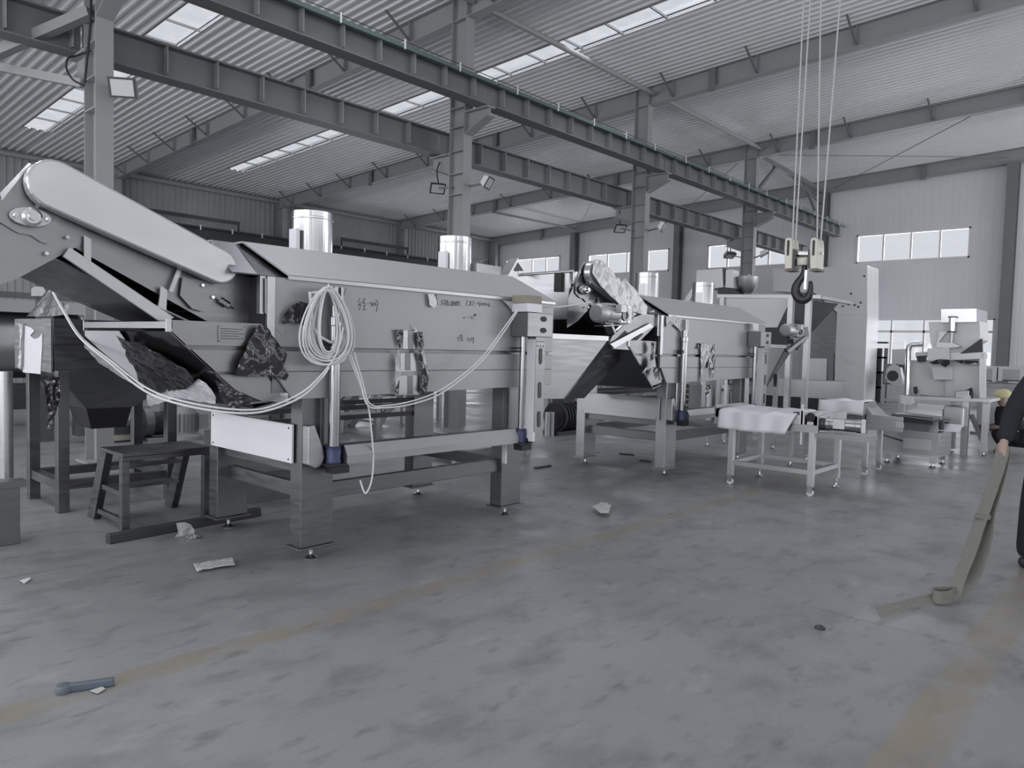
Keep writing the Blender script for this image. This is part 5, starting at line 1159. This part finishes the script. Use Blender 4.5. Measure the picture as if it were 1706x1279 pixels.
t = thing('row_machine', 'grey steel drum machine at the far left edge beyond the post', 'machine', (3.0, 14.5, 0))
MB().cyl((1.2, 14.6, 1.35), (4.6, 14.6, 1.35), .55, n=28).build('drum', 'steel_light', t, smooth=True)
for x in (1.6, 4.2): MB().box(x-.06, x+.06, 14.2, 14.9, 0, 1.0).build('leg', 'steel_dark', t)
MB().box(1.2, 4.6, 14.1, 15.0, 1.9, 2.1).build('top_box', 'steel_light', t); MB().box(1.3, 4.5, 14.2, 14.9, .3, .7).build('base', 'dark', t)
MB().cyl((3.9, 14.1, 2.3), (4.5, 14.1, 2.3), .16).build('motor', 'alu', t, smooth=True)
# parts lying on the floor behind
t = thing('flat_drum', 'flat round motor drum with pale rim on the floor behind the step stool', 'drum', (4.3, 11.6, 0))
c = at(188, 733, 2, 0); r_ = .33
MB().lathe([(r_*.8, 0), (r_, .03), (r_, .10), (r_*.95, .12)], c, n=32).build('pale_rim', 'brown', t, smooth=True)
MB().lathe([(r_*.97, .12), (r_*1.05, .13), (r_*1.05, .25), (r_*.9, .27), (0, .27)], c, n=32).build('drum', 'dark', t, smooth=True)
MB().box(c.x-.5, c.x-.3, c.y-.1, c.y+.15, .1, .55).build('bracket', 'steel_dark', t)
t = thing('floor_motor', 'upright grey finned motor on the floor behind the step stool', 'motor', at(305, 730, 2, 0))
c = at(308, 731, 2, 0); MB().lathe([(.26, 0), (.26, .06), (.17, .10), (.17, .42), (.14, .5), (0, .51)], c, n=24).build('motor', 'paint', t, smooth=True)
f = MB()
for k in range(18): aa = 2*math.pi*k/18; f.bar(Vector(c)+Vector((.17*math.cos(aa), .17*math.sin(aa), .12)), Vector(c)+Vector((.17*math.cos(aa), .17*math.sin(aa), .40)), .012, .05, (math.cos(aa), math.sin(aa), 0))
f.build('fins', 'paint_dark', t); MB().box(c.x+.17, c.x+.32, c.y-.1, c.y+.1, .15, .38).build('terminal_box', 'paint', t)
t = thing('pump_unit', 'black pump unit with bright flange on the floor beside the round drum', 'pump', at(250, 735, 2, 0))
c = Vector(at(262, 734, 2, 0))+Vector((.22, .1, 0)); MB().cyl(c+Vector((-.3, 0, .25)), c+Vector((.25, 0, .25)), .18).build('motor', 'black', t, smooth=True)
MB().box(c.x-.4, c.x+.4, c.y-.2, c.y+.2, 0, .06).build('base', 'steel', t); MB().cyl(c+Vector((-.42, 0, .28)), c+Vector((-.30, 0, .28)), .24).build('flange', 'steel_dark', t, smooth=True)
MB().box(c.x-.1, c.x+.2, c.y-.1, c.y+.1, .40, .60).build('terminal_box', 'steel_light', t)
t = thing('drive_motor', 'grey drive motor mounted on a shelf under near fryer inlet', 'motor', at(455, 690, 1, 6.6))
c = Vector(at(452, 690, 1, 6.6)); gear_motor(c, t, 1.7)
MB().box(c.x-.6, c.x+.3, c.y-.15, c.y+.15, 0, c.z-.13).build('stand', 'steel_dark', t)
t = thing('black_pump', 'black pump with pale cylinders on the floor between the two fryers', 'pump', at(930, 722, 2, 0))
c = Vector(at(936, 722, 2, 0)); MB().cyl(c+Vector((-.25, 0, .32)), c+Vector((.3, 0, .32)), .24, n=20).build('body', 'black', t, smooth=True)
f = MB()
for k in range(7): f.cyl(c+Vector((-.22+.08*k, -.02, .32)), c+Vector((-.19+.08*k, -.02, .32)), .27, n=20)
f.build('fins', 'dark', t); MB().box(c.x-.35, c.x+.35, c.y-.2, c.y+.2, 0, .07).build('base', 'dark', t)
for k in (-.55, -.43): MB().cyl(c+Vector((k, -.1, .0)), c+Vector((k, -.1, .42)), .05).build('cylinder', 'alu', t, smooth=True)
MB().box(c.x-.15, c.x+.2, c.y-.12, c.y+.12, .55, .68).build('top_box', 'dark', t)
# stairs, frames and tables of the next row, seen under the fryers
def trestle(lab, x0, x1, y0, y1, h, name='trestle', mt='steel', diag=False, cat='frame'):
    t = thing(name, lab, cat, ((x0+x1)/2, (y0+y1)/2, 0))
    for x in (x0, x1):
        for y in (y0, y1): MB().box(x-.04, x+.04, y-.04, y+.04, 0, h).build('leg', mt, t)
    for z in (h-.04, h*.35):
        for y in (y0, y1): MB().box(x0, x1, y-.03, y+.03, z-.03, z+.03).build('rail', mt, t)
        for x in (x0, x1): MB().box(x-.03, x+.03, y0, y1, z-.03, z+.03).build('rail', mt, t)
    if diag: MB().bar((x0, y0, .05), (x1, y0, h-.1), .06, .08).build('diagonal', mt, t)
    MB().box(x0-.03, x1+.03, y0-.03, y1+.03, h, h+.02).build('top', mt, t)
    return t
trestle('steel frame with a diagonal, seen under the left half of near fryer', 6.0, 7.4, 9.6, 10.6, 1.25, diag=True)
t = thing('work_stair', 'steel work platform stair seen under the right end of near fryer', 'stair', (9.2, 10.2, 0))
q0, q1 = Vector(at(755, 722, 2, 0)), None
for y in (10.6, 11.3):
    MB().bar((8.1, y, 0), (9.3, y, 1.25), .06, .12).build('stringer', 'steel', t)
    for x in (9.35, 10.3): MB().box(x-.04, x+.04, y-.04, y+.04, 0, 1.35).build('leg', 'steel_light', t)
for k in range(5): x = 8.1+1.2*(k+.6)/5.4; z = 1.25*(k+.6)/5.4; MB().box(x-.1, x+.12, 10.6, 11.3, z-.02, z+.02).build('tread', 'steel_light', t)
MB().box(9.3, 10.35, 10.55, 11.35, 1.25, 1.30).build('platform', 'steel', t)
trestle('low steel table behind the right legs of near fryer', 6.6, 8.0, 6.9, 7.5, .38, name='low_table', mt='steel', cat='table')
t = thing('round_tank', 'grey round tank standing behind the hanging cable under near fryer', 'tank', (7.4, 11.4, 0))
MB().lathe([(.5, .35), (.62, .5), (.62, 1.3), (.5, 1.4), (0, 1.42)], (7.6, 11.4, 0), n=28).build('tank', 'steel', t, smooth=True)
for aa in range(3): MB().cyl((7.6+.4*math.cos(aa*2.1), 11.4+.4*math.sin(aa*2.1), 0), (7.6+.4*math.cos(aa*2.1), 11.4+.4*math.sin(aa*2.1), .5), .04).build('leg', 'steel_dark', t)
MB().box(8.6, 9.6, 11.9, 12.6, .45, 1.2).build('steel_box', 'steel', tag(thing('box_stand', 'grey steel box on short legs behind near fryer rear leg', 'box', (9.1, 12.2, 0)), 'grey steel box on short legs behind near fryer rear leg', 'box'))
bs = bpy.data.objects['box_stand']
for x in (8.7, 9.5): MB().box(x-.04, x+.04, 12.2, 12.28, 0, .45).build('leg', 'steel_dark', bs)
# caged brown pallet load and white boxes behind the second fryer
t = thing('cage_pallet', 'brown load in a wire cage pallet, seen under the second fryer', 'pallet', (18.4, 9.2, 0))
a, b = at(1132, 638, 0, 18), at(1185, 672, 0, 18)
MB().box(18.05, 18.95, b.y, a.y, .14, a.z-.02).build('load', 'brown_dark', t)
f = MB()
for k in range(7): y = b.y+(a.y-b.y)*k/6; f.box(18.0, 18.02, y-.01, y+.01, .1, a.z)
for k in range(5): z = .1+(a.z-.1)*k/4; f.box(18.0, 18.02, b.y, a.y, z-.01, z+.01)
f.build('wire_mesh', 'steel_light', t)
for y in (a.y-.05, b.y+.05): MB().box(18.0, 19.0, y-.05, y+.05, 0, .14).build('skid', 'steel', t)
for i, (p0_, p1_, lab) in enumerate((((1192, 642), (1211, 668), 'white box left of two seen under the second fryer'), ((1217, 643), (1230, 668), 'white box right of two seen under the second fryer'))):
    a, b = at(*p0_, 0, 14), at(*p1_, 0, 14); t = thing('white_box', lab, 'box', (14.3, (a.y+b.y)/2, 0))
    MB().box(14.0, 14.5, b.y, a.y, .3, a.z).build('box', 'white', t, bevel=.02); MB().box(13.98, 14.52, b.y-.02, a.y+.02, .0, .3).build('base', 'dark', t); MB().box(13.985, 14.0, b.y+.02, a.y-.02, a.z-.1, a.z-.06).build('lid_edge', 'dark', t)
trestle('steel frame behind the second fryer right legs', 13.1, 13.7, 6.0, 6.8, 1.1)
trestle('tall steel frame at the far side of the second fryer', 11.6, 13.4, 8.6, 9.4, 1.15)
t = thing('long_bench', 'pale long low bench along the far side behind the second outfeed conveyor', 'bench', (17.5, 6.8, 0))
MB().box(17.2, 17.8, 5.6, 8.0, .55, .95).build('top', 'steel_light', t); MB().box(17.3, 17.7, 5.7, 7.9, .06, .55).build('body', 'dark', t)
for y in (5.8, 7.8): MB().box(17.3, 17.7, y-.04, y+.04, 0, .06).build('leg', 'dark', t)
# ------------------------------------------------------------------ people
def skin(name, mt, chains, parent, sub=2, root=0):
    """chains: lists of (point, radius); points within 1 mm are shared, so limbs join into one surface"""
    vs, rs, es = [], [], []
    def idx(p, r):
        p = Vector(p)
        for i, q in enumerate(vs):
            if (q-p).length < .001: return i
        vs.append(p); rs.append(r); return len(vs)-1
    for ch in chains:
        last = None
        for p, r in ch:
            i = idx(p, r)
            if last is not None and last != i: es.append((last, i))
            last = i
    base = Vector(parent['_b']); me = bpy.data.meshes.new(name); me.from_pydata([v-base for v in vs], es, []); me.materials.append(M[mt])
    o = bpy.data.objects.new(name, me); C.objects.link(o); o.parent = parent; o['_b'] = list(base)
    sk = o.modifiers.new('skin', 'SKIN'); sk.use_smooth_shade = True
    lay = me.skin_vertices[0] if len(me.skin_vertices) else None
    if lay is None:
        bpy.context.view_layer.objects.active = o; bpy.ops.mesh.customdata_skin_add(); lay = me.skin_vertices[0]
    for i, r in enumerate(rs):
        lay.data[i].radius = (r if not isinstance(r, tuple) else r[0], r if not isinstance(r, tuple) else r[1]); lay.data[i].use_root = (i == root)
    ss = o.modifiers.new('sub', 'SUBSURF'); ss.levels = sub; ss.render_levels = sub
    return o
def hand_chains(w, palm, fdir, side, curl, s=1.0):
    """wrist w, palm centre, finger direction, side vector (towards the thumb), curl vector"""
    w, palm = Vector(w), Vector(palm); f = Vector(fdir).normalized(); sd = Vector(side).normalized(); cu = Vector(curl).normalized(); ch = [[(w, .026), (palm, .034*s)]]
    for k, (off, ln) in enumerate(((.030, .95), (.010, 1.05), (-.010, 1.0), (-.029, .8))):
        a = palm+sd*off*s+f*.035*s; b = a+(f*.028+cu*.012)*ln*s; c = b+(f*.010+cu*.026)*ln*s; d = c+(-f*.008+cu*.018)*ln*s
        ch.append([(palm, .034*s), (a, .0095*s), (b, .009*s), (c, .0085*s), (d, .007*s)])
    a = palm+sd*.036*s-f*.01*s; b = a+(sd*.018+f*.022+cu*.012)*s; c = b+(f*.022+cu*.014)*s
    ch.append([(palm, .034*s), (a, .012*s), (b, .010*s), (c, .008*s)])
    return ch
def head_parts(parent, c, facing, tilt, hair_mt, s=1.):
    pass
def V3(*a): return Vector(a)
# standing person, mostly cut off by the right edge, holding the lifting strap
px, py = 6.62, .60
st = thing('person', 'person in a dark navy coat at the right edge holding a strap', 'person', (px, py, 0))
pel = V3(px, py, .95); sp = V3(px-.01, py, 1.12); chs = V3(px-.02, py, 1.34); nk = V3(px-.01, py, 1.50); hd = V3(px+.0, py, 1.60); ht = V3(px+.0, py, 1.74)
lsh = V3(px-.02, py+.18, 1.44); lel = V3(px-.17, py+.285, 1.17); lwr = V3(6.262, .905, .965); lpm = V3(6.222, .905, .915)
rsh = V3(px-.02, py-.19, 1.44); rel = V3(px-.02, py-.28, 1.15); rwr = V3(px+.10, py-.27, .92); rpm = V3(px+.13, py-.27, .85)
lhp, lkn, lan, lto = V3(px, py+.11, .90), V3(px-.03, py+.16, .50), V3(px+.02, py+.185, .09), V3(px+.16, py+.20, .035)
rhp, rkn, ran, rto = V3(px, py-.11, .90), V3(px+.10, py-.12, .50), V3(px+.02, py-.12, .09), V3(px+.18, py-.13, .035)
body = [[(pel, .14), (sp, .13), (chs, .14), (nk, .055), (hd, .085), (ht, .075)], [(chs, .14), (lsh, .06), (lel, .045), (lwr, .028)], [(chs, .14), (rsh, .06), (rel, .045), (rwr, .028)],
        [(pel, .14), (lhp, .085), (lkn, .055), (lan, .04), (lto, .035)], [(pel, .14), (rhp, .085), (rkn, .055), (ran, .04), (rto, .035)]]
body += hand_chains(lwr, lpm, (-.55, .0, -.84), (.35, .5, .45), (.6, -.5, -.3), 1.0)
body += hand_chains(rwr, rpm, (.3, 0, -.95), (.9, .2, .3), (0, .9, -.2))
skin('body', 'skin', body, st)
skin('coat', 'cloth', [[(V3(px, py, .84), .21), (pel, .20), (sp, .185), (chs, .18), (V3(px-.01, py, 1.49), .085)], [(chs, .18), (lsh, .085), (lel, .074), (V3(6.255, .905, .955), .050)], [(chs, .18), (rsh, .085), (rel, .07), (rwr+V3(0, 0, .04), .05)]], st)
skin('trousers', 'cloth', [[(V3(px, py, .92), .15), (lhp, .10), (lkn, .078), (lan+V3(0, 0, -.02), .068)], [(V3(px, py, .92), .15), (rhp, .10), (rkn, .078), (ran+V3(0, 0, -.02), .068)]], st)
for a, b in ((lan, lto), (ran, rto)): skin('shoe', 'black', [[(V3(a.x-.05, a.y, .045), .045), (V3(a.x+.06, a.y, .045), .045), (V3(b.x, b.y, .035), .032)]], st)
MB().lathe([(.0, .10), (.06, .09), (.096, .03), (.10, -.04), (.09, -.10), (.07, -.13)], (px+.0, py, 1.70), n=20, cap=False).build('hair', 'black', st, smooth=True)
f_ = MB()
f_.lathe([(.014, -.01), (.012, .012), (0, .026)], (px+.085, py, 1.645), (1, 0, -.2), 10)
for s_ in (-1, 1): f_.lathe([(.012, 0), (.008, .008), (0, .010)], (px+.078, py+s_*.032, 1.675), (1, 0, 0), 10)
f_.build('face_features', 'skin', st, smooth=True)
for s_ in (-1, 1): MB().lathe([(.028, -.006), (.03, .0), (.02, .008), (0, .01)], (px-.0, py+s_*.088, 1.655), (0, s_, 0), 12).build('ear', 'skin', st, smooth=True)
# crouching person with a pale yellow cap at work on the far machine
cr = thing('person', 'crouching person in black with a pale yellow cap', 'person', (14.5, 2.05, 0))
cx, cy = 14.5, 2.06
pel = V3(cx+.05, cy-.16, .30); sp = V3(cx+.03, cy-.10, .46); chs = V3(cx, cy+.01, .64); nk = V3(cx, cy+.07, .78); hd = V3(cx-.01, cy+.10, .86); ht = V3(cx-.01, cy+.09, .99)
lsh, lel, lwr, lpm = V3(cx-.17, cy+.05, .70), V3(cx-.22, cy+.10, .44), V3(cx-.18, cy+.24, .42), V3(cx-.16, cy+.30, .41)
rsh, rel, rwr, rpm = V3(cx+.18, cy+.05, .70), V3(cx+.22, cy+.14, .46), V3(cx+.10, cy+.30, .42), V3(cx+.06, cy+.36, .41)
lhp, lkn, lan, lto = V3(cx-.06, cy-.14, .28), V3(cx-.18, cy+.17, .36), V3(cx-.14, cy+.0, .08), V3(cx-.15, cy+.16, .035)
rhp, rkn, ran, rto = V3(cx+.14, cy-.14, .28), V3(cx+.20, cy+.20, .38), V3(cx+.18, cy+.02, .08), V3(cx+.18, cy+.18, .035)
body = [[(pel, .13), (sp, .13), (chs, .14), (nk, .055), (hd, .085), (ht, .075)], [(chs, .14), (lsh, .06), (lel, .045), (lwr, .03)], [(chs, .14), (rsh, .06), (rel, .045), (rwr, .03)],
        [(pel, .13), (lhp, .085), (lkn, .06), (lan, .045), (lto, .035)], [(pel, .13), (rhp, .085), (rkn, .06), (ran, .045), (rto, .035)]]
body += hand_chains(lwr, lpm, (.2, .95, -.1), (.3, 0, .9), (.5, 0, -.8)); body += hand_chains(rwr, rpm, (-.2, .95, -.1), (-.3, 0, .9), (-.5, 0, -.8))
skin('body', 'skin', body, cr)
skin('jacket', 'cloth', [[(V3(cx+.05, cy-.17, .32), .17), (sp, .175), (chs, .175), (V3(cx, cy+.06, .77), .075)], [(chs, .175), (lsh, .085), (lel, .07)], [(chs, .175), (rsh, .085), (rel, .07)]], cr)
skin('trousers', 'cloth', [[(pel, .15), (lhp, .105), (lkn, .085), (lan+V3(0, 0, .03), .065)], [(pel, .15), (rhp, .105), (rkn, .085), (ran+V3(0, 0, .03), .065)]], cr)
for a, b in ((lan, lto), (ran, rto)): skin('shoe', 'black', [[(V3(a.x, a.y-.05, .045), .045), (V3(a.x, a.y+.06, .045), .045), (V3(b.x, b.y, .035), .032)]], cr)
cap_c = V3(cx-.01, cy+.085, .945)
MB().lathe([(.122, -.03), (.128, .0), (.118, .05), (.085, .095), (.04, .115), (0, .118)], cap_c, (0, .18, .98), 24).build('cap', 'yellow', cr, smooth=True)
MB().prism([(cap_c.x-.10, cap_c.y+.04), (cap_c.x-.09, cap_c.y+.16), (cap_c.x-.04, cap_c.y+.21), (cap_c.x+.04, cap_c.y+.21), (cap_c.x+.09, cap_c.y+.16), (cap_c.x+.10, cap_c.y+.04)], 2, cap_c.z-.045, cap_c.z-.03).build('brim', 'yellow', cr)
MB().lathe([(.014, -.01), (.012, .012), (0, .026)], (cx-.01, cy+.185, .875), (0, 1, -.2), 10).build('nose', 'skin', cr, smooth=True)
MB().slab([(cx-.205, cy-.02, .60), (cx-.205, cy+.06, .58), (cx-.205, cy+.06, .55), (cx-.205, cy-.02, .57)], .01, (-1, 0, 0)).build('white_badge', 'white', cr)

# lifting strap: a doubled flat webbing from the hand down to the floor, a loop and a tail
def ribbon(mb, pts, wv, w, th):
    p = smooth_path([Vector(q) for q in pts], 8); ws = smooth_path([Vector(q) for q in wv], 8); n0 = len(mb.v); K = len(p)
    for i in range(K):
        d = (p[min(i+1, K-1)]-p[max(i-1, 0)]).normalized(); s = (ws[i]-d*ws[i].dot(d)).normalized(); n = d.cross(s)
        for a, b in ((-1, -1), (1, -1), (1, 1), (-1, 1)): mb.v.append(p[i]+s*a*w/2+n*b*th/2)
    for i in range(K-1):
        for j in range(4): mb.f.append((n0+i*4+j, n0+i*4+(j+1) % 4, n0+(i+1)*4+(j+1) % 4, n0+(i+1)*4+j))
    mb.f += [(n0, n0+3, n0+2, n0+1), tuple(n0+(K-1)*4+j for j in range(4))]
sm = MB()
ribbon(sm, [(6.235, .905, .925), (6.17, .905, .85), (5.98, .92, .66), (5.78, .945, .45), (5.60, .965, .28), (5.42, .985, .12), (5.34, 1.0, .045), (5.25, 1.06, .02), (5.06, 1.15, .012), (4.86, 1.21, .012), (4.71, 1.255, .02)],
       [(.2, .98, 0), (.25, .97, 0), (.4, .9, 0), (.5, .85, 0), (.5, .85, 0), (.5, .85, 0), (.5, .8, .3), (.3, .6, .7), (.3, .5, .8), (.3, .5, .8), (.3, .6, .7)], .085, .006)
ribbon(sm, [(6.24, .90, .92), (6.19, .895, .83), (6.03, .895, .66), (5.88, .90, .50), (5.74, .895, .34), (5.55, .92, .15), (5.40, .97, .06), (5.28, 1.0, .05), (5.21, 1.03, .05), (5.20, 1.07, .05), (5.25, 1.09, .05), (5.31, 1.06, .05), (5.37, 1.01, .05)],
       [(.2, .98, 0), (.3, .95, 0), (.6, .8, 0), (.8, .6, .1), (.7, .7, .1), (.5, .8, .2), (.3, .4, .9), (0, 0, 1), (0, 0, 1), (0, 0, 1), (0, 0, 1), (0, 0, 1), (0, 0, 1)], .08, .006)
strap = tag(sm.build('lifting_strap', 'strap', smooth=False), 'grey webbing strap trailing from hand to the floor with a loop', 'strap')
a, b = V3(5.83, .935, .50), V3(5.80, .93, .47); MB().box(5.79, 5.85, .89, .98, .475, .50).build('stitched_band', 'strap', strap)
